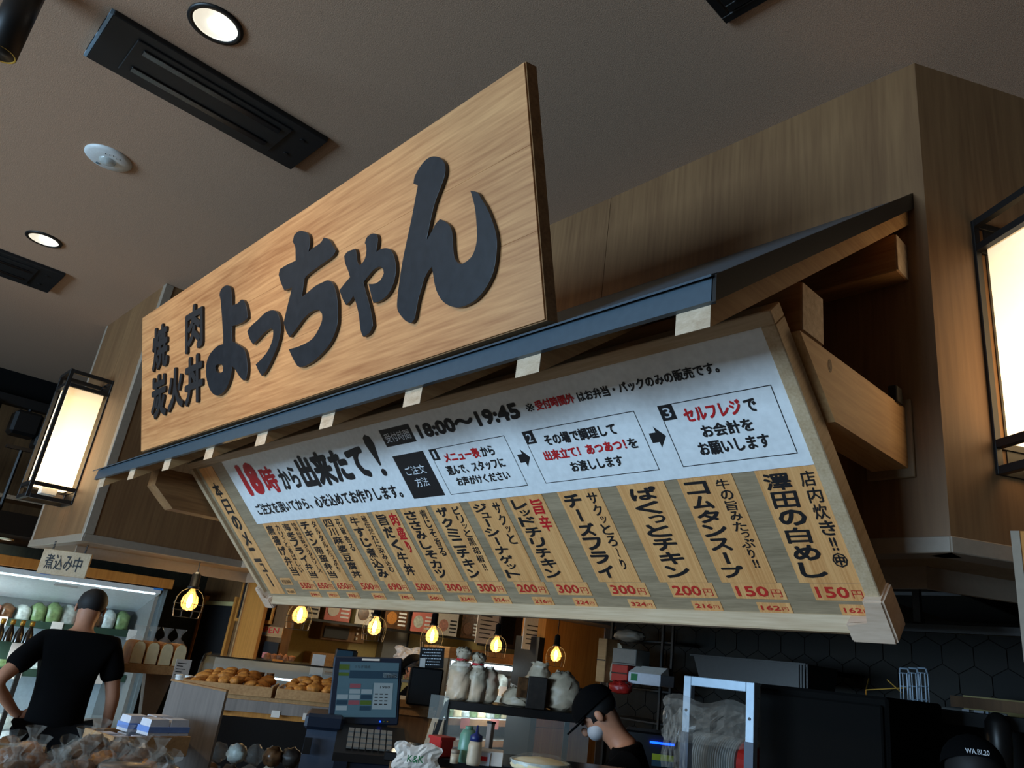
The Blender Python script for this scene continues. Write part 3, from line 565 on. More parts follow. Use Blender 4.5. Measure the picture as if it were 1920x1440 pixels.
G().box(p0.x - .05, p0.x + .05, p0.y - .16, p0.y - .02, p1.z - .12, p1.z + .12, .02).build('speaker_box', 'black_metal', t)
t = thing('upper_shelf', 'brown wall shelf with a pale front edge at the far left', 'shelf', (-9.6, 1.2, 2.5))
G().box(-9.9, -9.5, .2, 2.4, 2.62, 2.66).build('board', 'brown_wood', t); G().box(-9.5, -9.49, .2, 2.4, 2.62, 2.66).build('front_edge', 'pine_end', t); G().box(-9.9, -9.5, 1.15, 1.3, 2.44, 2.62).build('support', 'black_metal', t)

# ================================================================== HANGING SMALL SIGN
t = thing('hanging_plaque', 'small wooden plaque with brush characters hanging on chains below the left pier', 'sign', (-6.2, 1.44, 1.83))
XH = Matrix.Translation((-6.2, 1.43, 1.83)) @ Matrix.Rotation(R(60), 4, 'Z'); g = G(); g.X = XH; g.box(-.15, .15, -.012, .012, 0, .165, .003).build('board', 'pine_x', t)
g = G(); g.X = XH @ Matrix.Rotation(R(90), 4, 'X')
for i, ch in enumerate('煮込み中'): put(g, ch, -.12 + i * .058, .035, -.068 + i * .058, .135, .0135, .02)
g.build('lettering', 'ink', t)
for sx in (-.10, .10):
    g = G(); g.X = XH; z = .165
    while z < .222: g.lathe([(.006, z), (.006, z + .007)], (sx, 0, 0), 6); z += .010
    g.build('chain', 'black_metal', t)

# ================================================================== PENDANT LAMPS
def pendant(loc, label):
    t = thing('pendant_lamp', label, 'pendant lamp', loc, group='pendant lamps in a row'); x, y, z = loc
    G().cyl((x, y, z + .13), (x, y, 2.3 if y > 2.8 else 2.056), .004, 6).build('cord', 'black_metal', t)
    G().lathe([(.0, .225), (.012, .22), (.03, .205), (.032, .12), (.040, .118), (.040, .10), (0, .10)], loc, 16, cap=False).build('socket', 'black_metal', t, True)
    G().lathe([(.018, .10), (.026, .075), (.052, .04), (.060, .005), (.052, -.03), (.028, -.052), (0, -.058)], loc, 18, cap=False).build('bulb_glass', 'bulb_glass', t, True)
    G().lathe([(.006, .06), (.016, .03), (.018, 0), (.012, -.03), (.004, -.036)], loc, 10).build('filament', 'bulb_hot', t, True)
    g = G(); n = 8
    for i in range(n):
        a = 2 * math.pi * i / n; pr = [(.035, .10), (.075, .075), (.098, .035), (.105, -.01), (.100, -.06), (.092, -.105)]
        g.tube([(x + r_ * math.cos(a), y + r_ * math.sin(a), z + h) for r_, h in pr], .0019, 4)
    for r_, h in ((.105, -.01), (.100, -.055), (.092, -.105)):
        g.tube([(x + r_ * math.cos(2 * math.pi * i / 16), y + r_ * math.sin(2 * math.pi * i / 16), z + h) for i in range(17)], .0019, 4)
    g.build('wire_cage', 'black_metal', t)
    point('pendant_light', (x + .0, y, z - .09), 2.2, (1, .62, .28), .04)
    return t
for i, (px, py) in enumerate(((355, 1130), (562, 1155), (702, 1178), (810, 1194), (930, 1212), (1042, 1230))):
    p = on(px, py, 0, -6.05)
    pendant((p.x, p.y, p.z), ['caged pendant bulb beside the black panel, nearest of the row', 'caged pendant bulb at the left corner of the menu board', 'caged pendant bulb above the till screen', 'caged pendant bulb above the black cap of the far clerk', 'caged pendant bulb in front of the wood header of the middle chiller', 'caged pendant bulb before the orange wood column, last of the row'][i])

# ================================================================== LEFT CHILLER
t = thing('open_chiller', 'long lit open chiller with a wood canopy band behind the man in black', 'refrigerator', (-8.2, 1.2, 0))
xf = -7.75; CY0, CY1 = -.6, on(318, 1118, 0, xf).y
zt = 1.915
G().box(-8.7, xf + .02, CY0, CY1, zt - .01, zt + .075, .004).build('canopy_band', 'orange_wood', t)
G().hexa([(-8.25, CY0, zt - .24), (-8.25, CY1 - .08, zt - .24), (-8.6, CY1 - .08, zt - .03), (-8.6, CY0, zt - .03)], [(xf - .02, CY0, zt - .06), (xf - .02, CY1 - .08, zt - .06), (xf - .02, CY1 - .08, zt - .02), (xf - .02, CY0, zt - .02)]).build('canopy_lining', 'case_white', t)
l = G().box(xf - .07, xf - .03, CY0, CY1 - .12, zt - .075, zt - .05).build('light_tube', 'case_light', t)
G().box(-8.7, -8.62, CY0, CY1 - .05, .3, zt).build('back_panel', 'case_white', t)
G().box(-8.62, xf, CY1 - .06, CY1 - .03, .5, zt - .02).build('end_glass', 'glass', t)
G().box(-8.62, xf - .1, CY1 - .09, CY1 - .06, .3, zt - .05).build('end_panel', 'case_grey', t)
for z, x1 in ((1.475, -8.08), (1.095, -7.98)):
    s = G().box(-8.62, x1, CY0, CY1 - .1, z, z + .02).build('shelf', 'case_white', t); G().box(x1, x1 + .01, CY0, CY1 - .1, z - .03, z + .03).build('tag_rail', 'green_shelf', s)
G().box(-8.7, xf + .35, CY0, CY1, .1, .62, .02).build('lower_body', 'case_white', t); G().box(xf + .33, xf + .37, CY0, CY1, .60, .66).build('bumper', 'black_metal', t)
G().box(-8.6, xf + .33, CY0, CY1, .62, .66).build('lower_deck', 'case_white', t); G().box(xf + .3, xf + .32, CY0, CY1, .66, .84).build('front_glass', 'glass', t)
for px in (84, 295):
    p = on(px, 1083 if px < 100 else 1114, 0, xf + .03); G().box(xf + .018, xf + .026, p.y - .04, p.y + .04, zt - .035, zt - .018).build('tab', 'blue_tab', t)
p = on(125, 1096, 0, xf - .1); G().box(xf - .13, xf - .1, p.y - .09, p.y + .09, p.z - .02, p.z + .02).build('thermometer', 'case_grey', t)
area('chiller_light', (xf - .06, 1.1, zt - .09), (-8.3, 1.1, 1.2), 3.0, .05, 75, (.80, .95, 1.0)).rotation_euler = Euler((0, R(25), 0))
# packages on the two chiller shelves, every one an object
PK = ['green_pack', 'pale_pack', 'pink_pack', 'brown_pack', 'pale_pack', 'green_pack']
def pack(w, d, h, mat, name='food_pack', lab='', cat='package', grp=None, loc=(0, 0, 0), rz=0):
    g = G(); b = bmesh.new(); bmesh.ops.create_cube(b, size=1); bmesh.ops.subdivide_edges(b, edges=b.edges[:], cuts=2, use_grid_fill=True)
    for q in b.verts:
        k = max(abs(q.co.x), abs(q.co.y)) * 2; q.co = Vector((q.co.x * w, q.co.y * d, (q.co.z * (1.15 - .5 * k ** 3) + .5 * .8) * h)) + Vector([random.uniform(-.006, .006) for _ in range(3)])
    g.merge(b); g.X = Matrix.Identity(4)
    o = g.build(name, mat, None, True, origin=(0, 0, 0)); o.location = loc; o.rotation_euler = (0, 0, rz); return tag(o, lab, cat, grp)
protos = {}
def packs(n, z, x, y0, y1, h, lab, grp, mats=PK, name='food_pack', d=.16, tilt=0):
    step = (y1 - y0) / n
    for i in range(n):
        m = mats[(i * 7 + int(z * 10)) % len(mats)]; key = (m, round(h, 2), name)
        y = y0 + (i + .5) * step
        lab_ = {'green_pack': 'green ', 'pale_pack': 'pale ', 'pink_pack': 'pink ', 'brown_pack': 'brown ', 'dark_pack': 'dark ', 'bread': 'cream '}[m] + lab
        if key not in protos: protos[key] = pack(d, step * .92, h, m, name, lab_, 'package', grp, (x, y, z), random.uniform(-.1, .1))
        else:
            o = protos[key].copy(); COL.objects.link(o); o.location = (x + random.uniform(-.02, .02), y, z); o.rotation_euler = (0, 0, random.uniform(-.15, .15)); o.scale = (1, random.uniform(.85, 1.02), random.uniform(.7, 1.2)); o['label'] = lab_; o['group'] = grp
packs(27, 1.50, -8.2, CY0 + .05, CY1 - .15, .16, 'wrapped food pack standing on the upper shelf of the left chiller', 'packs on the upper chiller shelf')
packs(26, 1.12, -8.12, CY0 + .05, CY1 - .15, .12, 'wrapped food pack on the second shelf of the left chiller', 'packs on the second chiller shelf', ['brown_pack', 'pale_pack', 'green_pack', 'dark_pack', 'pink_pack'])
packs(13, .67, -7.9, CY0 + .05, CY1 - .15, .14, 'wrapped pack lying on the low deck of the left chiller', 'packs on the low chiller deck', ['pink_pack', 'pale_pack', 'brown_pack', 'pale_pack'])
for i in range(15):
    y = CY0 + .2 + i * .21
    for z, x in ((1.475, -8.065), (1.095, -7.965)):
        if (i + int(z * 10)) % 3: o = G().box(x, x + .004, y, y + .09, z - .055, z + .04).build('price_card', 'paper_pink' if i % 4 == 0 else 'paper_white'); tag(o, 'small price card clipped to the left chiller shelf edge', 'price card', 'price cards on the chiller shelves')
# front shelf with dark bottles (gold caps)
t = thing('bottle_shelf', 'green fronted wood shelf with gold capped bottles at the left edge', 'shelf', on(40, 1230, 0, -6.9))
q0, q1 = on(-60, 1222, 0, -6.9), on(62, 1232, 0, -6.9); zs = (q0.z + q1.z) / 2
G().box(-7.12, -6.9, q0.y, q1.y, zs - .02, zs, .002).build('board', 'shelf_wood', t); G().box(-6.9, -6.89, q0.y, q1.y, zs - .03, zs + .09).build('front_band', 'green_shelf', t)
G().box(-7.10, -7.07, q0.y, q0.y + .03, 0, zs - .02).build('post', 'steel', t); G().box(-7.10, -7.07, q1.y - .03, q1.y, 0, zs - .02).build('post', 'steel', t)
o = G().box(-6.889, -6.885, q1.y - .16, q1.y, zs - .025, zs + .085).build('price_card', 'paper_white', t)
bp = None
for i in range(9):
    y = q1.y - .05 - i * .062; loc = (-7.0, y, zs)
    if bp is None:
        bp = thing('bottle', 'dark sauce bottle with a gold cap on the green fronted shelf', 'bottle', loc, group='gold capped bottles')
        G().lathe([(.026, 0), (.028, .01), (.028, .15), (.014, .19), (.012, .21)], loc, 12).build('glass_body', 'bottle_dark', bp, True); G().lathe([(.016, .205), (.016, .24)], loc, 10).build('cap', 'cap_gold', bp, True)
    else: dup(bp, loc)
# bread plank
t = thing('bread_shelf', 'warm wood plank shelf carrying wrapped bread loaves right of the man in black', 'shelf', on(300, 1250, 0, -6.2))
a, b = on(238, 1241, 0, -5.6), on(352, 1254, 0, -5.6); zs = (a.z + b.z) / 2
G().box(-5.82, -5.6, a.y - .1, b.y, zs - .055, zs, .003).build('plank', 'shelf_wood', t)
G().hexa([(-5.76, b.y - .17, .98), (-5.70, b.y - .17, .98), (-5.70, b.y - .10, .98), (-5.76, b.y - .10, .98)], [(-5.76, b.y - .22, zs - .055), (-5.70, b.y - .22, zs - .055), (-5.70, b.y - .04, zs - .055), (-5.76, b.y - .04, zs - .055)]).build('bracket', 'trim_pale', t)
G().box(-5.76, -5.70, b.y - .17, b.y - .10, 0, .98).build('bracket_post', 'trim_pale', t)
c = G().box(-5.595, -5.59, b.y - .09, b.y + .01, zs - .08, zs + .05).build('price_card', 'paper_white', t); g = G()
for k in range(5): g.box(-5.5895, -5.589, b.y - .08, b.y - .02 - (k % 2) * .02, zs - .05 + k * .018, zs - .045 + k * .018)
g.build('lettering', 'ink', c)
bp = None
ww = (b.y - a.y) / 4.4
for i in range(4):
    loc = (-5.70, a.y + ww * (.6 + i), zs)
    if bp is None:
        bp = thing('bread_loaf', '', 'bread', loc, group='wrapped bread loaves'); w = ww * .45
        pr = [(-w, 0), (w, 0), (w, .10), (w * .8, .128), (w * .35, .142), (-w * .35, .142), (-w * .8, .128), (-w, .10)]
        G().frame(Matrix.Translation(loc)).prism(pr, -.09, .09, 'yz').build('crust', 'crust', bp); G().frame(Matrix.Translation(loc)).prism([(y * .9, z * .93 + .004) for y, z in pr], .088, .094, 'yz').build('crumb', 'bread', bp)
        g = G().frame(Matrix.Translation(loc)); g.lathe([(w * 1.3, .0), (w * 1.3, .10), (w * .9, .15), (w * .25, .175), (w * .35, .20), (w * .9, .235)], (0, 0, 0), 12, X=Matrix.Diagonal((1.5, 1, 1, 1)), cap=False); g.build('film_bag', 'film', bp, True)
        o = bp
    else: o = dup(bp, loc)
    o['label'] = ['sliced bread loaf in film, leftmost on the wood plank beside the man', 'sliced bread loaf in film, second from the man on the wood plank', 'sliced bread loaf in film, third from the man on the wood plank', 'sliced bread loaf in film at the plank end behind the price card'][i]

# ================================================================== PARTITION, NOTICES
p0, p1 = on(372, 1120, 1, 3.37), on(440, 1262, 1, 3.37)
x0, x1 = on(372, 1200, 1, 3.37).x, on(428, 1200, 1, 3.37).x; zlo = on(400, 1265, 1, 3.37).z
t = thing('black_board', 'tall black board in a wood frame leaning on the brown partition', 'board', ((x0 + x1) / 2, 3.34, 0))
G().box(x0, x1, 3.335, 3.355, .5, 1.83, .004).build('board', 'card_black', t)
for q in ((x0 - .05, x0, .5, 1.92), (x1, x1 + .05, .5, 1.92)): G().box(q[0], q[1], 3.33, 3.37, q[2], q[3]).build('frame_rail', 'orange_wood', t)
G().box(x0, x1, 3.34, 3.37, 1.83, 1.87).build('light_gap', 'yellow_wall', t)
t = thing('wood_screen', 'slanting warm wood screen panel right of the black board', 'panel', sp(460, 1250, 7.6)); a, b = on(448, 1200, 1, 3.3), on(488, 1200, 1, 3.3)
G().box(a.x, b.x, 3.27, 3.3, 0, 2.3).build('board', 'orange_wood', t); G().box(a.x - .03, a.x, 3.26, 3.31, 0, 2.3).build('post', 'shelf_wood', t)
def poster(px0, py0, px1, py1, yy, label, mats, cat='poster', name='poster', frame=None, text=None, tcol='white_ink', toff=.01):
    a, b = on(px0, py0, 1, yy), on(px1, py1, 1, yy); z0, z1 = b.z, a.z; t = thing(name, label, cat, ((a.x + b.x) / 2, yy, z0))
    G().box(a.x, b.x, yy - .006, yy, z0, z1).build('sheet', mats[0], t); w, h = b.x - a.x, z1 - z0
    for k, m in enumerate(mats[1:]):
        u = .08 + .42 * (k % 2); v = .1 + .4 * (k // 2); G().box(a.x + w * u, a.x + w * (u + .38), yy - .009, yy - .006, z0 + h * v, z0 + h * (v + .3)).build('picture', m, t)
    if frame:
        for q in ((a.x - .03, a.x, z0 - .03, z1), (b.x, b.x + .03, z0 - .03, z1), (a.x, b.x, z0 - .03, z0)): G().box(q[0], q[1], yy - .015, yy, q[2], q[3]).build('frame_rail', frame, t)
    if text:
        g = G(); g.frame(Matrix.Translation((0, yy - .0075, 0)) @ Matrix.Rotation(R(90), 4, 'X'))
        n = len(text)
        for i, s in enumerate(text): put(g, s, a.x + w * .12, z0 + h * (.93 - i / n * .85), a.x + w * .88, z0 + h * (.93 - (i + .7) / n * .85), 0, toff)
        g.build('lettering', tcol, t)
    return t
poster(472, 1050, 508, 1164, 3.36, 'dark poster with pink pictures in an orange wood frame on the partition', ['card_black', 'pink_pack', 'card_black', 'brown_pack', 'dark_pack'], frame='orange_wood')
poster(480, 1172, 528, 1196, 3.365, 'tan notice reading OPEN on the brown partition', ['shelf_wood', 'pack_blue'], text=['OPEN'], tcol='red_ink', name='notice', cat='notice')
poster(497, 1202, 516, 1240, 3.36, 'small black narrow notice with pale characters below the OPEN notice', ['card_black', 'paper_pink'], text=None, name='notice', cat='notice')

point('shop_fill', (-7.5, 5.4, 2.15), 16, (1, .86, .6), .1); point('shop_fill', (-7.9, 7.4, 2.15), 8, (1, .86, .6), .1)  # added fill points without fixtures, brighten the yellow wall and dish posters
# poster rail over the neighbouring shop
t = thing('menu_poster_rail', 'black rail holding the row of dish posters behind the pendant lamps', 'rail', (-8.2, 5.6, 1.8))
G().box(-8.3, -8.24, 3.5, 8.3, 1.80, 1.825).build('rail', 'black_metal', t); G().box(-8.3, -8.24, 3.5, 8.3, 2.27, 2.3).build('rail', 'black_metal', t)
pm = ['pink_pack', 'food_brown', 'paper_white', 'brown_pack', 'food_gold', 'pale_pack']
for i in range(11):
    y0 = 3.78 + i * .4; m = 'paper_white' if i in (1, 8) else ['paper_white', 'brown_pack', 'paper_pink'][i % 3]
    t = thing('dish_poster', '', 'poster', (-8.22, y0 + .18, 1.83), group='dish posters in a row')
    t['label'] = ['first', 'second', 'third', 'fourth', 'fifth', 'sixth', 'seventh', 'eighth', 'ninth', 'tenth', 'eleventh'][i] + ' dish poster from the left in the row behind the pendant lamps'
    G().box(-8.235, -8.225, y0, y0 + .33, 1.83, 2.27).build('sheet', m, t)
    g = G()
    if i == 8:
        for k in range(4): g.lathe([(.03, -8.225), (.03, -8.221)], (0, 0, 0), 12, X=Matrix.Translation((0, y0 + .05 + k * .075, 1.98)) @ Matrix.Rotation(R(90), 4, 'Y'))
        g.build('picture', 'green_pack', t)
    else:
        g.lathe([(.075, -8.225), (.075, -8.22)], (0, 0, 0), 14, X=Matrix.Translation((0, y0 + .1, 1.95)) @ Matrix.Rotation(R(90), 4, 'Y')); g.build('picture', pm[i % 6], t)
        g = G()
        for k in range(4): g.box(-8.225, -8.222, y0 + .2, y0 + .31, 1.87 + k * .045, 1.89 + k * .045)
        g.build('lettering', 'white_ink' if m != 'paper_white' else 'ink', t)
def hung(px0, py0, px1, py1, x, label, mat='paper_white', col='ink', lines=7):
    a, b = on(px0, py0, 0, x), on(px1, py1, 0, x); t = thing('hanging_menu', label, 'menu', (x, (a.y + b.y) / 2, b.z)); y0, y1, z0, z1 = a.y, b.y, b.z, 2.29
    G().box(x - .01, x, y0, y1, z0, z1).build('sheet', mat, t); g = G()
    for k in range(lines): g.box(x, x + .002, y0 + (y1 - y0) * .12, y0 + (y1 - y0) * (.88 - .25 * (k % 2)), z0 + .06 + k * .05, z0 + .072 + k * .05)
    g.build('lettering', col, t)
hung(898, 1150, 932, 1210, -7.4, 'pale handwritten menu sheet hanging between the fifth pendant and the dish posters')
hung(985, 1160, 1022, 1222, -6.75, 'pale menu sheet hanging left of the orange wood column', lines=5)
t = thing('dark_cabinet', 'dark box cabinet hanging between the two pale menu sheets', 'cabinet', (-7.6, 6.7, 1.75)); a, b = on(940, 1150, 0, -7.4), on(985, 1220, 0, -7.4)
G().box(-7.8, -7.4, a.y, b.y, b.z, 2.29, .01).build('body', 'card_black', t); G().box(-7.4, -7.38, a.y + .03, (a.y + b.y) / 2, b.z + .05, 2.25).build('door', 'dark_interior', t)
# yellow wall details
t = thing('wall_cupboard', 'dark wood wall cupboard with bowls on the pale yellow wall', 'cupboard', (-8.5, 4.6, 1.35)); a, b = on(605, 1172, 0, -8.4), on(682, 1208, 0, -8.4)
G().box(-8.68, -8.4, a.y, b.y, b.z, a.z + .05, .01).build('body', 'brown_wood', t); G().box(-8.4, -8.38, a.y + .03, a.y + .35, b.z + .03, a.z).build('door', 'card_black', t)
for k in range(4): G().box(-8.4, -8.37, a.y + .45, b.y - .12, b.z + .04 + k * .055, b.z + .065 + k * .055).build('tray', 'paper_white', t)
t = thing('kitchen_cupboard', 'low greige cupboard block on the pale yellow wall', 'cupboard', (-8.55, 4.9, 1.1)); a, b = on(585, 1222, 0, -8.5), on(672, 1250, 0, -8.5)
G().box(-8.68, -8.5, a.y, b.y, .9, a.z, .01).build('body', 'shelf_wood', t); G().box(-8.5, -8.49, a.y + .04, b.y - .04, .95, a.z - .05).build('door', 'shelf_wood', t)
t = thing('wall_duct', 'grey vertical duct on the pale yellow wall left of the clerk', 'duct', (-8.6, 5.9, 1.0)); a = on(748, 1200, 0, -8.6)
G().box(-8.68, -8.56, a.y - .25, a.y + .12, 0, 2.3).build('casing', 'case_grey', t); G().box(-8.56, -8.55, a.y + .1, a.y + .12, 0, 2.3).build('edge', 'black_metal', t)
# ================================================================== BREAD TABLE AND GLASS CASE
def yawed(px, py, d, turn=0):
    """frame at the point seen at (px,py), x to the right, y away from the viewer (plus a turn), z up"""
    p = sp(px, py, d); f = Vector((p.x, p.y, 0)).normalized(); a = math.atan2(f.y, f.x) - math.pi / 2 + R(turn)
    return Matrix.Translation((p.x, p.y, p.z)) @ Matrix.Rotation(a, 4, 'Z')
F = yawed(520, 1290, 4.9, -4); zt = F.translation.z
t = thing('fried_food_table', 'wood display table with trays of golden croquettes above and packs below', 'display table', (F.translation.x, F.translation.y, 0))
def fb(g, *a, **k): g.X = F; g.box(*a, **k); return g
z0 = -zt
fb(G(), -.50, .42, .0, .5, -.08, -.055).build('table_top', 'shelf_wood', t); fb(G(), -.46, .38, -.02, 0, -.135, -.075).build('front_rail', 'greige_wood', t)
fb(G(), -.42, .36, .02, .5, -.165, -.135).build('lower_rail', 'orange_wood', t); fb(G(), .30, .36, .02, .08, z0, -.165).build('leg', 'brown_wood', t); fb(G(), -.5, -.44, .02, .08, z0, -.165).build('leg', 'brown_wood', t)
fb(G(), -.46, .34, .04, .5, -.56, -.53).build('lower_shelf', 'greige_wood', t); fb(G(), -.1, .22, .30, .33, -.19, -.175).build('light_tube', 'green_pack', t, )
for a in (-.30, .0, .17): fb(G(), a, a + .045, -.024, -.02, -.15, -.115).build('price_card', 'paper_white', t)
for k, (a, b) in enumerate(((-.50, -.02), (-.0, .46))):
    Fk = F @ Matrix.Translation((a, 0, -.055)); tr = thing('food_tray', ['shallow wood tray of croquettes, left one on the display table', 'shallow wood tray of croquettes, right one beside the till screen'][k], 'tray', Fk.translation); L = b - a
    g = G(); g.X = Fk; g.box(0, L, -.015, .0, 0, .055, .003).build('front_board', 'shelf_wood', tr); g = G(); g.X = Fk; g.box(0, .012, 0, .4, 0, .06, .002).build('side_board', 'shelf_wood', tr)
    g = G(); g.X = Fk; g.box(L - .012, L, 0, .4, 0, .06, .002).build('side_board', 'shelf_wood', tr); g = G(); g.X = Fk; g.box(.012, L - .012, 0, .4, 0, .01).build('base', 'red_plastic', tr)
cp = None
for i in range(48):
    k = i % 2; j = i // 2; a = (-.47 if k == 0 else .03); u = a + .04 + j % 6 * .068 + random.uniform(-.012, .012); v = .04 + (j // 6) * .085; w = -.01 + .03 * (1 - abs(j % 6 - 2.5) / 2.5) + .012 * (j // 6)
    loc = F @ Vector((u, v, w))
    if cp is None:
        g = G(); g.ball((0, 0, .0), .043, (1.1, .85, .55), 3, .07); cp = g.build('croquette', 'food_gold', None, True, origin=(0, 0, 0)); tag(cp, 'golden breaded croquette piled in the wood trays', 'croquette', 'croquettes in the wood trays'); o = cp
    else: o = cp.copy(); COL.objects.link(o)
    o.location = loc; o.rotation_euler = (random.uniform(-.3, .3), random.uniform(-.3, .3), random.uniform(0, 3)); s = random.uniform(.85, 1.2); o.scale = (s, s, s)
cp = None
for i in range(6):
    loc = F @ Vector((-.56 + i * .05, .22, -.02)); 
    if cp is None: cp = thing('white_cup', 'small white lidded cup behind the left croquette tray', 'cup', loc, group='white cups behind the tray'); G().lathe([(.016, -.055), (.022, .0), (.022, .02)], loc, 12).build('body', 'white_plastic', cp, True); G().lathe([(.024, .02), (.024, .027), (.018, .03)], loc, 12).build('lid', 'white_plastic', cp)
    else: dup(cp, loc)
cp = None
for i in range(5):
    loc = F @ Vector((-.30 + i * .055, .34, .02))
    if cp is None: cp = thing('spice_jar', 'small brown capped jar behind the croquettes', 'jar', loc, group='brown jars behind the croquettes'); G().lathe([(.02, -.075), (.022, .0), (.02, .02)], loc, 12).build('body', 'food_brown', cp, True); G().lathe([(.022, .02), (.022, .04)], loc, 12).build('lid', 'brown_wood', cp)
    else: dup(cp, loc)
cp = None
def crumpled(r, sc, mat, name, seed=0, sub=3, jit=.13):
    random.seed(seed); g = G(); g.ball((0, 0, 0), r, sc, sub, jit); o = g.build(name, mat, None, True, origin=(0, 0, 0)); random.seed(seed + 1); return o
for i in range(14):
    m = ['film', 'brown_pack', 'dark_pack', 'film', 'pale_pack'][i % 5]; o = crumpled(.06, (1.1, .9, .9), m, 'snack_bag', i)
    o.location = F @ Vector((-.36 + (i % 7) * .1, .12 + (i // 7) * .14, -.47 + (i // 7) * .09)); tag(o, '%s snack bag heaped on the lower shelf of the display table' % ['clear', 'brown', 'dark', 'clear', 'pale'][i % 5], 'snack bag', 'snack bags under the croquettes')
tr = thing('red_tray', 'low red tray of fried food at the bottom of the display table', 'tray', F @ Vector((-.3, .05, -.52))); fb(G(), -.44, -.15, -.0, .03, -.53, -.49).build('rim', 'red_plastic', tr); fb(G(), -.43, -.16, .03, .2, -.53, -.5).build('base', 'red_plastic', tr)
# greige end panel
A = yawed(372, 1287, 4.2, -16)
t = thing('end_panel', 'greige wood end panel with a slanted top standing left of the croquette trays', 'panel', (A.translation.x, A.translation.y, 0)); g = G(); g.X = A
z0 = -A.translation.z; g.hexa([(-.15, 0, z0), (.13, 0, z0), (.13, .04, z0), (-.15, .04, z0)], [(-.125, 0, .012), (.13, 0, -.012), (.13, .04, -.012), (-.125, .04, .012)]).build('board', 'greige_wood', t)
g = G(); g.X = A; g.hexa([(-.13, -.002, .012), (.13, -.002, -.012), (.13, .042, -.012), (-.13, .042, .012)], [(-.13, -.002, .018), (.13, -.002, -.004), (.13, .042, -.004), (-.13, .042, .018)]).build('top_edge', 'shelf_wood', t)
# curved glass case behind
F2 = yawed(520, 1262, 6.6, 0); t = thing('glass_showcase', 'curved glass counter showcase behind the croquette table', 'showcase', (F2.translation.x, F2.translation.y, 0)); z0 = -F2.translation.z
g = G(); g.X = F2; g.box(-.55, .75, .05, .6, z0, -.22, .01).build('base', 'black_metal', t)
pr = [(.0, -.22), (.01, -.06), (.06, .02), (.18, .07), (.6, .08)]
g = G(); g.X = F2
for k in range(4): 
    (a, b), (c, d) = pr[k], pr[k + 1]; g.hexa([(-.55, a, b), (.75, a, b), (.75, a + .004, b), (-.55, a + .004, b)], [(-.55, c, d), (.75, c, d), (.75, c + .004, d), (-.55, c + .004, d)])
g.build('curved_glass', 'glass', t)
g = G(); g.X = F2; g.tube([(-.55, a, b) for a, b in pr], .012, 6).tube([(.75, a, b) for a, b in pr], .012, 6).tube([(-.55, .18, .07), (.75, .18, .07)], .008, 6).build('frame_rail', 'black_metal', t)
g = G(); g.X = F2; g.box(-.3, .6, .22, .24, -.06, -.045).build('light_tube', 'case_light', t); g = G(); g.X = F2; g.box(-.5, .7, .55, .57, -.2, .06).build('back_panel', 'case_grey', t)
for i in range(5):
    o = crumpled(.05, (1.3, .8, .5), ['dark_pack', 'food_brown', 'pale_pack'][i % 3], 'packed_dish', 40 + i); o.location = F2 @ Vector((-.4 + i * .24, .3, -.17)); tag(o, 'dark packed dish inside the curved glass showcase', 'food', 'dishes in the glass showcase')
t = thing('pine_cone_display', 'dark lobster shaped ornament with an orange tag on the glass showcase', 'ornament', F2 @ Vector((-.02, .3, .07)));
random.seed(5); g = G(); g.X = F2
for k in range(5): g.ball((-.10 + k * .045, .3, .105), .032, (1, 1, 1), 1, .2)
g.build('body', 'food_brown', t); g = G(); g.X = F2; g.box(-.06, .02, .26, .265, .075, .09).build('tag_plate', 'orange_wood', t)
t = thing('paper_stand', 'pale blank paper stand on the glass showcase', 'card', F2 @ Vector((.30, .2, .07))); g = G(); g.X = F2; g.box(.24, .34, .2, .21, .0, .16).build('sheet', 'paper_white', t); g = G(); g.X = F2; g.box(.25, .33, .19, .24, -.0, .006).build('base', 'steel', t)
t = thing('small_monitor', 'small lit grey monitor box on the showcase left of the till screen', 'monitor', F2 @ Vector((.5, .35, .08))); g = G(); g.X = F2; g.box(.42, .60, .34, .44, .075, .22, .01).build('case', 'black_metal', t); g = G(); g.X = F2; g.box(.43, .56, .335, .34, .085, .21).build('screen', 'screen_dark', t)
t = thing('chrome_rail', 'pale rail with clipped goods beside the till screen', 'rail', F2 @ Vector((.6, .1, 0))); g = G(); g.X = F2; g.cyl((.35, .1, .03), (1.1, .1, .03), .012, 8).build('rod', 'trim_pale', t); g = G(); g.X = F2; g.cyl((1.08, .1, .03), (1.08, .1, z0), .012, 8).build('post', 'steel', t)
# wood cabinet under the far clerk
F3 = yawed(778, 1328, 5.4, -3); t = thing('wood_cabinet', 'light framed wood cabinet between the till and the black display shelf', 'cabinet', (F3.translation.x, F3.translation.y, 0)); z0 = -F3.translation.z
g = G(); g.X = F3; g.box(-.2, .125, .012, .45, z0, -.03, .003).build('body', 'brown_wood', t)
for q in ((-.2, .13, 0, .012, -.045, 0), (.10, .13, 0, .012, z0, -.045)): g = G(); g.X = F3; g.box(*q).build('frame_rail', 'shelf_wood', t)
g = G(); g.X = F3; g.box(-.2, .12, -.02, .45, 0, .045, .003).build('top_board', 'shelf_wood', t)
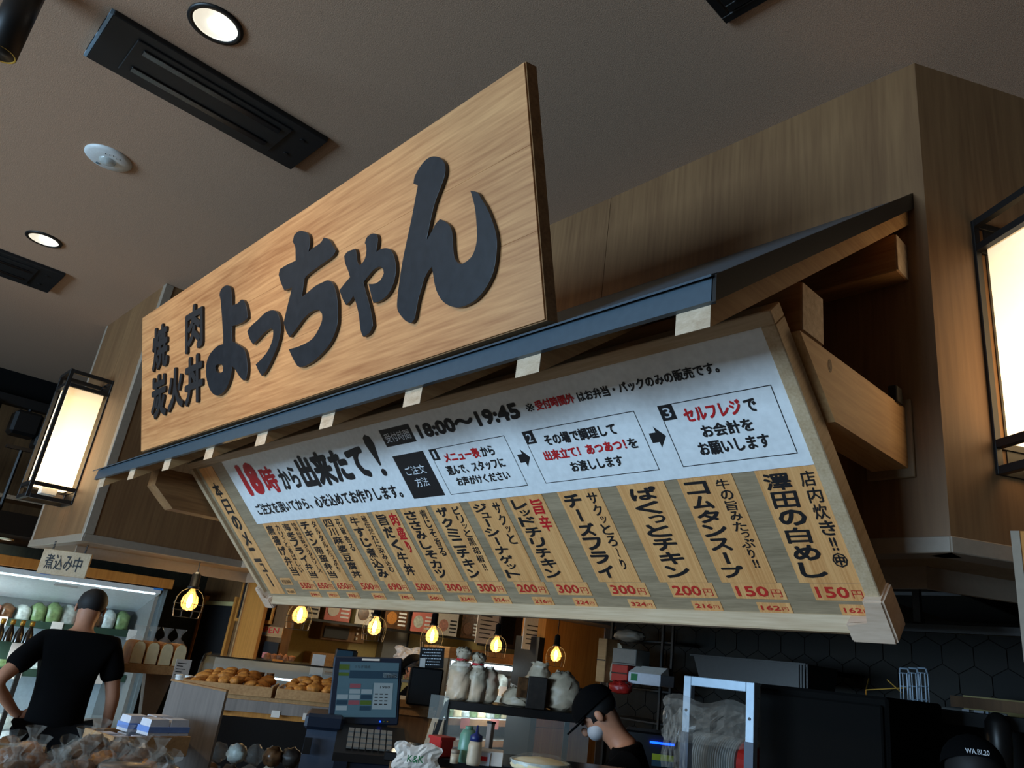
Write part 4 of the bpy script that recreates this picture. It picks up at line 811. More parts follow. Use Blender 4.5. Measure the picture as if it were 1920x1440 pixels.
# black box with chalkboard
F4 = yawed(793, 1325, 5.2, 3); t = thing('black_box', 'tall matt black box standing on the wood cabinet right of the far clerk', 'box', F4 @ Vector((0, .1, 0))); g = G(); g.X = F4; g.box(-.105, .10, .06, .3, -.0, .225, .006).build('casing', 'black_matte', t); g = G(); g.X = F4; g.box(-.095, .09, .05, .06, .01, .215).build('front_panel', 'black_metal', t)
t = thing('chalk_sign', 'slanted black chalkboard with white writing on top of the black box', 'sign', F4 @ Vector((.02, .15, .225))); Xc = F4 @ Matrix.Translation((.0, .14, .225)) @ Matrix.Rotation(R(-4), 4, 'Y') @ Matrix.Rotation(R(-14), 4, 'X')
g = G(); g.X = Xc; g.box(-.06, .10, 0, .008, 0, .13).build('board', 'card_black', t); g = G(); g.X = Xc @ Matrix.Translation((0, -.001, 0)) @ Matrix.Rotation(R(90), 4, 'X')
random.seed(4)
for k in range(6):
    u = -.045 + .012 * (k % 2)
    while u < .075: w_ = random.uniform(.004, .010); g.box(u, u + w_, .112 - k * .019, .120 - k * .019 - random.uniform(0, .003), 0, .0006); u += w_ + random.uniform(.002, .005)
g.build('lettering', 'white_ink', t); g = G(); g.X = Xc; g.box(-.055, -.02, -.006, -.002, -.0, .06).build('price_card', 'paper_white', t)

# ================================================================== MIDDLE CHILLER, COLUMN
xf = -7.3; ya, yb = on(842, 1225, 0, xf).y, on(1004, 1240, 0, xf).y
t = thing('middle_chiller', 'lit chiller cabinet with a pale wood header between the plastic bags and the wood column', 'refrigerator', (xf - .35, (ya + yb) / 2, 0))
zh = on(920, 1222, 0, xf).z; zb_ = on(920, 1243, 0, xf).z
G().box(xf - .5, xf, ya, yb, zb_, zh, .004).build('header_band', 'shelf_wood', t); o = on(875, 1226, 0, xf); G().box(xf, xf + .01, o.y - .08, o.y + .09, o.z - .02, o.z + .02).build('thermometer', 'case_grey', t)
G().box(xf - .06, xf - .02, ya + .1, yb - .03, zb_ - .07, zb_ - .02).build('light_tube', 'case_light', t); G().box(xf - .5, xf - .46, ya, yb, .3, zb_).build('back_panel', 'case_grey', t)
G().box(xf - .5, xf, yb - .03, yb, .2, zb_).build('side_panel', 'case_grey', t); G().box(xf - .5, xf, ya, ya + .03, .2, zb_).build('side_panel', 'case_grey', t)
for z, d in ((1.26, .1), (.92, .02), (.70, .0)): s = G().box(xf - .46, xf - d, ya + .03, yb - .03, z, z + .02).build('shelf', 'case_white', t); G().box(xf - d, xf - d + .01, ya + .03, yb - .03, z - .05, z + .02).build('tag_rail', 'shelf_wood', s)
G().box(xf - .46, xf - .1, ya + .04, yb - .04, 1.235, 1.25).build('light_tube', 'case_light', t); G().box(xf - .5, xf + .1, ya, yb, .1, .55, .01).build('lower_body', 'case_white', t)
area('chiller_light', (xf - .1, (ya + yb) / 2, zb_ - .1), (xf - .3, (ya + yb) / 2, .6), .08, 1.2, 7, (.8, .95, 1)); area('chiller_light', (xf - .12, (ya + yb) / 2, 1.22), (xf - .25, (ya + yb) / 2, .6), .08, 1.2, 6, (.8, .95, 1))
for i in range(6):
    y = ya + .15 + i * (yb - ya - .25) / 6; tag(G().box(xf - .085, xf - .08, y, y + .12, 1.20, 1.31).build('price_card', 'paper_white'), 'white price card on the middle shelf rail of the lit middle chiller', 'price card', 'price cards on the middle chiller')
for i in range(3):
    y = ya + .3 + i * .45; tag(G().box(xf + .012, xf + .016, y, y + .13, .84, .95).build('pink_card', 'paper_pink'), 'pink price card on the low rail of the middle chiller', 'price card', 'pink price cards on the middle chiller')
packs(10, .94, xf - .22, ya + .06, yb - .06, .11, 'wrapped pack on the middle shelf of the middle chiller', 'packs in the middle chiller', ['pale_pack', 'green_pack', 'bread'], d=.14)
packs(6, 1.285, xf - .25, ya + .35, yb - .1, .16, 'labelled pouch under the top light of the middle chiller', 'pouches in the middle chiller', ['pink_pack', 'pale_pack', 'dark_pack'], d=.14)
xc = -6.62; a, b = on(1015, 1250, 0, xc), on(1128, 1250, 0, xc); t = thing('wood_column', 'warm orange wood column lit by the last pendant lamp', 'column', (xc - .2, (a.y + b.y) / 2, 0))
m_ = on(1070, 1366, 0, xc).z
G().box(xc - .4, xc, a.y, b.y, m_ + .003, 2.3).build('upper_panel', 'orange_wood', t); G().box(xc - .4, xc, a.y, b.y, 0, m_ - .003).build('lower_panel', 'orange_wood', t); G().box(xc - .39, xc + .012, b.y, b.y + .14, 0, 2.3).build('grey_frame', 'greige_wood', t); G().box(xc - .39, xc + .012, a.y - .09, a.y, 0, 1.9).build('steel_frame', 'steel', t)
G().box(xc - .005, xc + .5, a.y - .2, b.y + .5, 2.12, 2.17).build('crown_board', 'greige_wood', t)

# ================================================================== BLACK SHELF WITH BAGS
F5 = yawed(965, 1326, 4.5, 0); t = thing('black_counter_shelf', 'black counter shelf over a glass front carrying plastic bags', 'shelf', (F5.translation.x, F5.translation.y, 0)); z0 = -F5.translation.z
g = G(); g.X = F5; g.box(-.37, .42, 0, .32, -.045, 0, .003).build('top_board', 'black_metal', t); g = G(); g.X = F5; g.box(-.36, .42, .0, .006, -.40, -.045).build('front_glass', 'glass', t)
g = G(); g.X = F5; g.box(-.37, -.35, .0, .02, z0, -.045).build('post', 'steel', t); g = G(); g.X = F5; g.box(.30, .33, .30, .33, z0, -.045).build('post', 'steel', t)
t = thing('glass_divider', 'clear divider panel with a slanted black stay at the left end of the black shelf', 'divider', F5 @ Vector((-.42, 0, -.2))); g = G(); g.X = F5; g.box(-.46, -.36, -.02, -.015, -.1, .02).build('pane', 'glass', t); g = G(); g.X = F5; g.hexa([(-.47, -.01, -.40), (-.44, -.01, -.40), (-.44, .01, -.40), (-.47, .01, -.40)], [(-.38, -.01, -.01), (-.36, -.01, -.01), (-.36, .01, -.01), (-.38, .01, -.01)]).build('stay', 'black_metal', t)
t = thing('leaning_mat', 'pale curved chopping mat hanging left of the glass counter', 'mat', F5 @ Vector((-.42, .1, -.4))); g = G(); g.X = F5; g.hexa([(-.50, .05, -.42), (-.42, .05, -.42), (-.42, .06, -.42), (-.50, .06, -.42)], [(-.44, .05, -.10), (-.36, .05, -.10), (-.36, .06, -.10), (-.44, .06, -.10)]).build('sheet', 'bag_cream', t); g = G(); g.X = F5; g.cyl((-.44, .04, -.4), (-.42, .04, -.12), .003, 6).build('cord', 'black_metal', t)
def bag(F, x, y, z, prof0, mat, label, name='plastic_bag', cat='bag', grp=None, tie=None, sc=(1, .8), seed=1, jit=.16):
    random.seed(seed); loc = F @ Vector((x, y, z)); t = thing(name, label, cat, loc, group=grp); g = G(); n = 22; rings = []; prof = []
    for k in range(len(prof0) - 1):
        for m_ in range(3): q = m_ / 3; prof.append((prof0[k][0] * (1 - q) + prof0[k + 1][0] * q, prof0[k][1] * (1 - q) + prof0[k + 1][1] * q))
    prof.append(prof0[-1])
    for r_, h in prof: rings.append([g.v(loc + Vector((r_ * sc[0] * math.cos(2 * math.pi * i / n) * random.uniform(1 - jit, 1 + jit), r_ * sc[1] * math.sin(2 * math.pi * i / n) * random.uniform(1 - jit, 1 + jit), h + random.uniform(-.01, .01) * (h > .01)))) for i in range(n)])
    for k in range(len(rings) - 1):
        for i in range(n): g.bm.faces.new((rings[k][i], rings[k][(i + 1) % n], rings[k + 1][(i + 1) % n], rings[k + 1][i]))
    g.bm.faces.new(rings[0]); g.build('film', mat, t, True)
    if tie: g = G(); g.lathe([(tie[0] * 1.4, tie[1]), (tie[0] * 1.4, tie[1] + .012)], loc, 10).build('tie_band', 'red_ink', t)
    return t
tall = [(.05, 0), (.072, .012), (.074, .13), (.068, .175), (.045, .20), (.030, .210), (.042, .230), (.052, .252), (.042, .270), (.015, .275)]
bag(F5, -.325, .1, 0, tall, 'bag_cream', 'tall cream plastic bag tied with a red band, left end of the black shelf', tie=(.026, .205), seed=11)
bag(F5, -.235, .1, 0, [(r_ * .95, h * .93) for r_, h in tall], 'bag_cream', 'tall cream plastic bag tied with a red band, second on the black shelf', tie=(.026, .190), seed=12)
bag(F5, -.165, .12, 0, [(.04, 0), (.066, .02), (.066, .1), (.052, .16), (.02, .19)], 'bag_cream', 'rounded cream plastic bag without a tie, third on the black shelf', seed=13)
bag(F5, .0, .14, 0, [(.05, 0), (.10, .01), (.09, .05), (.05, .09), (.02, .10)], 'bag_cream', 'low slumped cream bag in the middle of the black shelf', seed=14, sc=(1.1, .7))
bag(F5, .12, .22, 0, [(.06, 0), (.11, .02), (.11, .12), (.07, .19), (.05, .225), (.06, .24)], 'bag_cream', 'open cream carrier bag slumped behind the brown box', seed=15, sc=(1, .7))
t = thing('brown_box', 'dark brown carton standing in the open cream bag', 'box', F5 @ Vector((.14, .05, 0))); g = G(); g.X = F5; g.box(.06, .165, .03, .15, .0, .165, .003).build('carton', 'dark_pack', t); g = G(); g.X = F5; g.box(.0, .06, .04, .15, .05, .155, .003).build('flap', 'brown_pack', t)
bag(F5, .255, .14, 0, [(.06, 0), (.115, .02), (.125, .09), (.10, .16), (.05, .20), (.03, .21)], 'bag_cream', 'big round cream plastic bag at the right end of the black shelf', seed=16, sc=(1, .8))
bag(F5, .37, .14, 0, [(.03, 0), (.05, .02), (.055, .06), (.04, .11), (.02, .13)], 'film', 'small clear plastic bag next to the big round cream bag', seed=17)

# ================================================================== STORE RACK RIGHT OF THE COLUMN
y1 = 4.9
def onb(px, py, y): return on(px, py, 1, y)
t = thing('storage_rack', 'steel storage rack of supplies right of the orange wood column', 'rack', (onb(1205, 1300, y1).x, y1, 0))
zs = [onb(1205, 1200, y1).z, onb(1200, 1290, y1).z, onb(1200, 1350, y1).z]
xa, xb = onb(1140, 1280, y1).x, onb(1262, 1280, y1).x
for z in zs + [.9]: G().box(xa, xb, y1, y1 + .3, z - .015, z, .002).build('shelf', 'steel', t)
for px in (1243, 1262): x = onb(px, 1260, y1).x; G().box(x - .018, x, y1 - .02, y1, 0, 2.3).build('post', 'steel', t)
G().box(xa, xa + .02, y1 - .02, y1, 0, 2.3).build('post', 'steel', t)
def rollp(px, py, label, grp=None):
    p = onb(px, py, y1 - .03); t = thing('paper_roll', label, 'roll', (p.x, p.y, p.z - .05), group=grp); X = Matrix.Translation((p.x, p.y - .04, p.z)) @ Matrix.Rotation(R(90), 4, 'X')
    G().lathe([(.018, 0), (.055, 0), (.055, -.13), (.018, -.13)], (0, 0, 0), 20, X=X, cap=False).build('paper', 'bag_cream', t); G().lathe([(.018, .001), (.0, -.02)], (0, 0, 0), 14, X=X, cap=False).build('core', 'brown_wood', t)
rollp(1163, 1220, 'cream paper roll, top one on the storage rack'); rollp(1172, 1240, 'cream paper roll half behind the top roll')
bag(Matrix.Identity(4), onb(1162, 1250, y1 - .05).x, y1 - .1, onb(1162, 1278, y1).z, [(.04, 0), (.05, .02), (.05, .10), (.03, .16)], 'bag_cream', 'cream wrapped bundle below the paper rolls on the rack', seed=21)
for i, (px0, py0, px1, py1, mt, lab, nm) in enumerate(((1147, 1200, 1157, 1282, 'shelf_wood', 'narrow stack of tan cartons at the left side of the rack', 'carton'), (1174, 1218, 1216, 1252, 'case_grey', 'grey wrapped block on the rack right of the paper rolls', 'wrapped_block'), (1172, 1248, 1200, 1282, 'red_plastic', 'red pack standing above the hanging red bag', 'red_pack'), (1203, 1262, 1262, 1290, 'egg_white', 'white floral tissue box with a green print on the rack', 'tissue_box'))):
    a, b = onb(px0, py0, y1 - .04), onb(px1, py1, y1 - .04); t = thing(nm, lab, 'box', ((a.x + b.x) / 2, y1 - .1, b.z)); G().box(a.x, b.x, y1 - .2, y1 - .03, b.z, a.z, .004).build('body', mt, t)
    if i == 3: G().box(a.x + .03, a.x + .09, y1 - .204, y1 - .2, b.z + .02, a.z - .01).build('print', 'kk_green', t); G().hexa([(a.x, y1 - .2, a.z), (b.x, y1 - .2, a.z), (b.x, y1 - .1, a.z), (a.x, y1 - .1, a.z)], [(a.x + .02, y1 - .12, a.z + .05), (b.x, y1 - .12, a.z + .05), (b.x, y1 - .11, a.z + .05), (a.x + .02, y1 - .11, a.z + .05)]).build('lid', 'paper_white', t)
    if i == 1: G().box(a.x + .01, b.x - .01, y1 - .204, y1 - .2, b.z + .01, b.z + .015).build('fold', 'black_metal', t)
    if i in (0, 2): G().box(a.x + .002, b.x - .002, y1 - .203, y1 - .2, (a.z + b.z) / 2 - .005, (a.z + b.z) / 2 + .005).build('seam', 'black_metal', t)
bag(Matrix.Identity(4), onb(1183, 1290, y1 - .12).x, y1 - .24, onb(1183, 1303, y1 - .12).z, [(.02, 0), (.07, .01), (.09, .05), (.07, .08), (.03, .09)], 'red_plastic', 'crumpled red bag hanging from the rack', seed=23, jit=.25)
o = crumpled(.1, (1.4, .8, .45), 'trim_pale', 'folded_cloth', 33); o.location = onb(1180, 1192, y1 - .1); tag(o, 'crumpled pale cloth on the top of the storage rack', 'cloth')

# ================================================================== KITCHEN STEEL
y2 = 4.3
a, b, c, d = onb(1300, 1228, y2), onb(1512, 1250, y2), onb(1315, 1270, y2), onb(1500, 1287, y2)
t = thing('steel_wall_box', 'long dark steel box mounted before the hexagon tiles', 'hood', ((a.x + b.x) / 2, y2, c.z))
G().hexa([(a.x + .05, y2, c.z), (b.x - .02, y2, c.z), (b.x - .02, y2 + .4, c.z), (a.x + .05, y2 + .4, c.z)], [(a.x, y2, a.z), (b.x, y2, a.z), (b.x, y2 + .4, a.z), (a.x, y2 + .4, a.z)]).build('body', 'steel', t)
G().box(a.x - .02, b.x, y2 - .012, y2, a.z - .006, a.z + .004).build('rim', 'steel', t)
for k in range(4): G().box(b.x - .05 + k * .018, b.x - .042 + k * .018, y2 - .01, y2, c.z, a.z).build('rib', 'steel', t)
for x in (a.x + .15, b.x - .2): G().box(x, x + .03, y2 + .3, 5.24, a.z - .03, a.z).build('wall_bracket', 'steel', t)
# range hood at right
y3 = 3.9; a, b = onb(1655, 1088, y3), onb(1805, 1110, y3)
t = thing('range_hood', 'dark steel range hood under the right end of the stall hood', 'range hood', (-.8, 4.2, 1.9)); zc = onb(1730, 1112, y3).z
G().box(a.x - .1, onb(1798, 1112, y3).x, y3, 5.2, zc, 2.29, .004).build('canopy_body', 'steel', t); G().box(a.x - .1, onb(1802, 1112, y3).x, y3 - .012, y3, zc - .012, zc + .004).build('rim', 'alu', t)
z = onb(1800, 1180, 3.5).z; t = thing('steel_rail', 'long pale steel rail crossing behind the corner guard at right', 'rail', (-.7, 3.5, z)); G().box(onb(1660, 1180, 3.5).x, -.34, 3.5, 3.53, z - .018, z + .018, .002).build('bar', 'steel', t); G().box(-.42, -.39, 3.5, 3.53, z, 2.3).build('hanger', 'steel', t); G().box(-1.3, -1.27, 3.53, 3.56, z, 2.3).build('hanger', 'steel', t)
# black cold store box
t = thing('black_cold_store', 'large black upright fridge right of the aluminium frame', 'refrigerator', (-1.45, 3.2, 0)); x0, x1 = onb(1418, 1290, 2.93).x, onb(1660, 1310, 2.93).x; zt = onb(1500, 1290, 2.93).z
G().box(x0, x1, 2.95, 3.5, 0, zt, .01).build('body', 'black_matte', t); G().box(x0 + .015, x1 - .015, 2.93, 2.95, .3, zt - .03, .006).build('door', 'black_matte', t); G().box(x1 - .06, x1 - .04, 2.90, 2.93, .9, 1.2, .004).build('handle', 'black_metal', t)
# aluminium frame with cup lids
yy = 2.75; xa, xb = onb(1281, 1300, yy).x, onb(1414, 1300, yy).x; zt = onb(1300, 1268, yy).z
t = thing('aluminium_stand', 'brushed aluminium stand frame at the front of the kitchen', 'stand', ((xa + xb) / 2, yy, 0)); w = .036
for x in (xa, xb - w): p = G().box(x, x + w, yy, yy + .03, .85, zt, .002).build('upright', 'alu', t); G().cyl((x + w / 2, yy, zt - .13), (x + w / 2, yy - .003, zt - .13), .006, 8).build('screw', 'black_metal', p); G().box(x - .001, x + w + .001, yy - .003, yy, .85, zt - .21).build('sleeve', 'pos_grey', p)
G().box(xa + w, xb - w, yy, yy + .03, zt - w, zt, .002).build('crossbar', 'alu', t); G().box(xa, xb, yy - .02, yy + .15, .82, .85).build('foot_plate', 'alu', t)
p = onb(1298, 1415, 2.95); q = onb(1392, 1425, 2.95); t = thing('lid_stack', 'stack of white paper lids lying on its side in clear film behind the aluminium stand', 'stack of lids', (p.x, 2.98, p.z - .09)); RY = Matrix.Rotation(R(90), 4, 'Y')
ml = None
for k in range(22):
    x = p.x + (q.x - p.x) * k / 22
    if ml is None: ml = G().lathe([(.0, -.0015), (.088, -.0015), (.092, .0), (.088, .0015), (0, .0015)], (0, 0, 0), 28, X=Matrix.Translation((x, 2.99, p.z + .0)) @ RY, cap=False).build('paper_lid', 'white_plastic', t); x00 = x
    else: o = ml.copy(); COL.objects.link(o); o.parent = t; o.location = (x - x00, 0, 0)
G().lathe([(0, 0), (.088, 0), (.07, .03)], (0, 0, 0), 24, X=Matrix.Translation((q.x, 2.99, p.z)) @ RY).build('end_cup', 'red_plastic', t)
def film_sheet(F, w, h, seed, label, name='film_bag', depth=.05, mat='film', nz=.012):
    random.seed(seed); t = thing(name, label, 'bag', F.translation); g = G(); g.X = F; n, m = 12, 9; V = {}
    for s in (0, 1):
        for i in range(n + 1):
            for j in range(m + 1):
                u, v = i / n, j / m; e = math.sin(math.pi * u) ** .5 * math.sin(math.pi * v) ** .5 if 0 < u < 1 and 0 < v < 1 else 0
                V[s, i, j] = g.v(((u - .5) * w * (1 + .1 * math.sin(v * 9)), (s * 2 - 1) * depth * e + random.uniform(-nz, nz), v * h * (1 + .08 * math.sin(u * 11))))
        for i in range(n):
            for j in range(m): g.bm.faces.new((V[s, i, j], V[s, i + 1, j], V[s, i + 1, j + 1], V[s, i, j + 1]))
    g.build('film', mat, t, False); return t
film_sheet(yawed(1330, 1398, 3.25), .34, .16, 8, 'crumpled clear film wrapping above the stack of lids', depth=.07)
film_sheet(yawed(1262, 1440, 3.2), .09, .2, 9, 'small crumpled clear film bag left of the aluminium stand', depth=.03)
# wire baskets
for k, px in enumerate((1705, 1722, 1738)):
    p = sp(1700 + k * 17, 1338, 3.9); t = thing('wire_basket', ['left', 'middle', 'right'][k] + ' one of three tall wire fryer baskets above the pass through', 'basket', p)
    g = G()
    for i in range(8): a_ = 2 * math.pi * i / 8; x, y = p.x + .022 * math.cos(a_), p.y + .022 * math.sin(a_); g.cyl((x, y, p.z), (x, y, p.z + .165), .0022, 5)
    for h in (0, .055, .11, .165): g.tube([(p.x + .022 * math.cos(2 * math.pi * i / 12), p.y + .022 * math.sin(2 * math.pi * i / 12), p.z + h) for i in range(13)], .0022, 4)
    g.build('wire_mesh', 'alu', t); G().tube([(p.x - .022, p.y, p.z + .16), (p.x - .02, p.y, p.z + .185), (p.x + .015, p.y, p.z + .185), (p.x + .022, p.y, p.z + .16)], .004, 6).build('handle', 'alu', t)
F6 = yawed(1665, 1318, 3.95); t = thing('fryer_ledge', 'dark ledge with a brown front and thin bright rims left of the wire baskets', 'ledge', (F6.translation.x, F6.translation.y, 0)); g = G(); g.X = F6; g.box(-.12, .62, .01, .35, -.06, .0, .003).build('ledge_board', 'black_metal', t)
g = G(); g.X = F6; g.box(-.07, .09, -.004, .012, -.03, .015).build('front_plate', 'brown_wood', t); g = G(); g.X = F6; g.tube([(-.09, .0, .045), (.10, .0, .075)], .003, 5).tube([(-.09, .0, .045), (-.08, .2, .10)], .003, 5).tube([(-.09, 0, .045), (-.09, 0, -.0)], .003, 5).tube([(-.0, .1, .10), (.06, .1, .05)], .003, 5).build('wire_rim', 'cap_gold', t); g = G(); g.X = F6; g.box(-.1, .6, .3, .34, -F6.translation.z, -.06).build('support', 'black_metal', t)
# pass through with steel cabinets
F7 = yawed(1785, 1440, 4.3); t = thing('steel_cabinet', 'grey steel cabinets seen through the pass through behind the right cap', 'cabinet', (F7.translation.x, F7.translation.y, 0)); z0 = -F7.translation.z
g = G(); g.X = F7; g.box(-.42, .25, .05, .5, z0, .26, .004).build('body', 'case_grey', t)
for x, w_, mt in ((-.27, .02, 'steel'), (-.19, .045, 'alu'), (-.07, .006, 'black_metal'), (.06, .03, 'egg_white'), (.11, .04, 'egg_white'), (.16, .01, 'alu')): g = G(); g.X = F7; g.box(x, x + w_, .035, .05, .0, .26).build('door_strip', mt, t)
g = G(); g.X = F7; g.box(-.42, .28, -.05, .05, -.08, .035, .003).build('counter_edge', 'greige_wood', t)
t = thing('kitchen_notice', 'pale printed notice left of the steel cabinets', 'notice', F7 @ Vector((-.33, .0, .07))); g = G(); g.X = F7; g.box(-.385, -.285, .0, .006, .05, .245).build('sheet', 'bread', t); g = G(); g.X = F7
for k in range(5): g.box(-.375, -.30 - .02 * (k % 2), -.002, 0, .12 + k * .022, .127 + k * .022)
g.build('lettering', 'ink', t)
t = thing('red_bowl', 'red bowl with steel legs before the steel cabinets', 'bowl', F7 @ Vector((-.08, -.02, .04))); X = F7 @ Matrix.Translation((-.08, -.02, .04)); G().lathe([(.02, 0), (.03, .05), (.055, .08), (.058, .085)], (0, 0, 0), 16, X=X).build('body', 'red_plastic', t, True); G().lathe([(.058, .085), (.05, .09)], (0, 0, 0), 16, X=X, cap=False).build('rim', 'red_plastic', t)
structure(G().frame(yawed(1915, 1440, 5.05)).box(-.25, .5, 0, .05, -1.4, .33).build('wall_kitchen_side', 'yellow_wall'))
structure(G().frame(yawed(1880, 1322, 4.35)).box(-.22, .4, 0, .05, -.03, .02).build('trim_4', 'brown_wood'))
t = thing('chrome_pot', 'shiny chrome pot and cover with hanging cords at the right edge', 'pot', sp(1855, 1420, 3.8)); p = sp(1862, 1425, 3.9); p = sp(1878, 1445, 3.9); G().lathe([(.04, -.05), (.05, .1), (.05, .18), (.03, .21), (.01, .22)], (p.x, p.y, p.z), 20).build('body', 'steel', t, True); G().tube([(p.x + .13, p.y, p.z + .3), (p.x + .15, p.y, p.z + .15), (p.x + .19, p.y, p.z)], .004, 5).build('cord', 'black_metal', t)
t = thing('side_board', 'pale edged wood board standing at the right edge below the hood', 'board', (-.62, 3.0, .8)); a = on(1898, 1032, 0, -.62)
F8 = yawed(1903, 1240, 2.6, 0); g = G(); g.X = F8; g.box(.022, .045, 0, .03, -.0, .37).build('edge_post', 'trim_pale', t); g = G(); g.X = F8; g.box(.045, .3, .004, .024, -.0, .37).build('board', 'orange_wood', t); g = G(); g.X = F8; g.box(.1, .13, .01, .03, -F8.translation.z, .02).build('stand_post', 'steel', t)

# ================================================================== TILL
F9 = yawed(681, 1360, 3.55, 2); z0 = -F9.translation.z
t = thing('till', 'navy self checkout till with a lit touch screen', 'till', (F9.translation.x, F9.translation.y, 0))
Xs = F9 @ Matrix.Translation((0, .02, .0)) @ Matrix.Diagonal((.94, 1, .83, 1)) @ Matrix.Rotation(R(-5), 4, 'Y') @ Matrix.Rotation(R(-8), 4, 'X')
def tb_(q, nm, mt, X=Xs, par=None, bev=0, label=None): g = G(); g.X = X; g.box(*q, bev=bev); return g.build(nm, mt, par or t, label=label)
sc = tb_((-.155, .155, .0, .04, .0, .325), 'screen_case', 'pos_navy', bev=.006)
s0 = tb_((-.128, .140, -.003, .0, .035, .298), 'screen_panel', 'screen', par=sc)
def scr(u0, u1, v0, v1, mt): tb_((-.128 + .268 * u0, -.128 + .268 * u1, -.0045, -.003, .035 + .263 * v0, .035 + .263 * v1), 'screen_area', mt, par=sc)
scr(.18, 1, .70, .84, 'screen_dark'); scr(.74, .99, .72, .81, 'screen_white'); scr(.60, .92, .14, .62, 'screen_white'); scr(.0, .17, .85, .95, 'screen_green'); scr(.0, .17, .74, .80, 'screen_green')
for r_ in range(5):
    for c_ in range(3): scr(.01 + c_ * .195, .19 + c_ * .195, .12 + r_ * .10, .20 + r_ * .10, [['screen_white', 'screen', 'screen_dark'], ['screen_dark', 'screen_pink', 'screen_green'], ['screen_white', 'screen_white', 'screen_dark'], ['screen', 'screen_white', 'screen_white'], ['screen', 'screen_pink', 'screen']][r_][c_])
g = G(); g.X = Xs @ Matrix.Translation((0, -.005, 0)) @ Matrix.Rotation(R(90), 4, 'X')
put(g, 'うなぎ蒲焼', -.06, .282, .01, .268, 0, .0); put(g, '1980', .09, .238, .132, .224, 0, .01); put(g, '1980', .062, .184, .105, .172, 0, .01)
for k in range(4):
    for m_ in range(3): g.box(.04 + m_ * .022, .054 + m_ * .022, .142 - k * .016, .147 - k * .016, 0, .0003)
g.build('lettering', 'ink', sc); tb_((-.03, .05, -.003, 0, .306, .316), 'label_plate', 'paper_white', par=sc)
for k, m in enumerate(('blue_led', 'screen_green', 'cap_gold')): tb_((.07 + k * .016, .076 + k * .016, -.004, 0, .013, .018), 'indicator', m, par=sc)
tb_((-.05, .1, .03, .09, -.08, .05), 'neck', 'black_metal', X=F9)
b = G(); b.X = F9; b.hexa([(-.24, -.02, z0), (.20, -.02, z0), (.20, .3, z0), (-.24, .3, z0)], [(-.22, .0, .01), (-.08, -.0, -.02), (-.08, .25, -.02), (-.22, .25, .01)]); b.build('printer_body', 'pos_grey', t)
tb_((-.235, -.08, -.03, .25, -.03, .03), 'printer_lid', 'pos_navy', X=F9, bev=.012); tb_((-.22, -.19, -.034, -.02, -.12, -.06), 'slot_plate', 'black_metal', X=F9)
k_ = G(); k_.X = F9; k_.hexa([(-.10, -.16, -.12), (.19, -.16, -.12), (.19, .05, -.12), (-.10, .05, -.12)], [(-.10, -.16, -.09), (.19, -.16, -.09), (.17, .02, .0), (-.10, .02, .0)]); k_.build('keypad_body', 'black_metal', t)
tb_((-.09, .19, -.15, .05, z0, -.12), 'cash_drawer', 'pos_navy', X=F9, bev=.005); tb_((-.09, -.04, -.16, .0, z0, -.12), 'drawer_side', 'pos_navy', X=F9); tb_((.04, .08, -.152, -.149, -.19, -.182), 'yellow_label', 'yellow_label', X=F9)
g = G(); g.X = F9 @ Matrix.Translation((0, -.165, -.088)) @ Matrix.Rotation(R(26.5), 4, 'X')
for i in range(7):
    for j in range(4): g.box(-.055 + i * .026, -.034 + i * .026, .03 + j * .035, .055 + j * .035, .0, .008)
o = g.build('keys', 'case_grey', t); o['kind'] = 'stuff'
# terminal with blue light
F10 = yawed(1245, 1392, 4.5); t = thing('payment_terminal', 'black terminal with a glowing blue bar behind the cook', 'terminal', (F10.translation.x, F10.translation.y, 0)); g = G(); g.X = F10; g.box(-.22, .08, .02, .3, -F10.translation.z, .04, .01).build('casing', 'black_metal', t); g = G(); g.X = F10; g.box(-.075, .055, .0, .012, -.012, -.002).build('light_bar', 'blue_led', t)
g = G(); g.X = F10; g.box(-.06, .055, .005, .015, -.09, -.06).build('label_band', 'yellow_label', t); g = G(); g.X = F10; g.box(-.06, .055, .008, .018, -.12, -.09).build('label_band', 'screen_dark', t)
# ================================================================== FRONT COUNTER AND GOODS
F11 = yawed(930, 1432, 3.0, -6); t = thing('front_counter', 'dark glossy counter top along the lower edge', 'counter', (F11.translation.x, F11.translation.y, 0)); z0 = -F11.translation.z
g = G(); g.X = F11; g.box(-.40, .5, -.02, .35, -.03, 0, .004).build('top_board', 'black_gloss', t); g = G(); g.X = F11; g.box(-.38, .48, .0, .33, z0, -.03).build('body', 'brown_wood', t)
def place(px, py, d=3.05): p = sp(px, py, d); p.z = F11.translation.z; return p
p = place(775, 1440); t = film_sheet(yawed(778, 1446, 2.95), .155, .085, 31, 'white plastic bag printed K&K in green in front of the till', name='printed_bag', depth=.012, mat='paper_white', nz=.003)
XX = yawed(779, 1424, 2.90); g = G(); g.X = XX @ Matrix.Rotation(R(90), 4, 'X'); put(g, 'K&K', -.028, .012, .028, -.010, 0, .03); g.build('lettering', 'kk_green', t)
t = thing('red_cup', 'red plastic container right of the printed bag', 'container', place(822, 1430)); q = place(822, 1430); G().box(q.x - .035, q.x + .035, q.y - .03, q.y + .03, q.z, q.z + .06, .004).build('body', 'red_plastic', t); G().box(q.x - .038, q.x + .038, q.y - .033, q.y + .033, q.z + .056, q.z + .066).build('rim', 'red_plastic', t)
def bottle(px, d, prof, mt, capprof, cmt, label, name='bottle'):
    q = place(px, 1430, d); t = thing(name, label, 'bottle', q); G().lathe(prof, q, 18).build('body', mt, t, True); G().lathe(capprof, q, 14).build('cap', cmt, t, True); return t
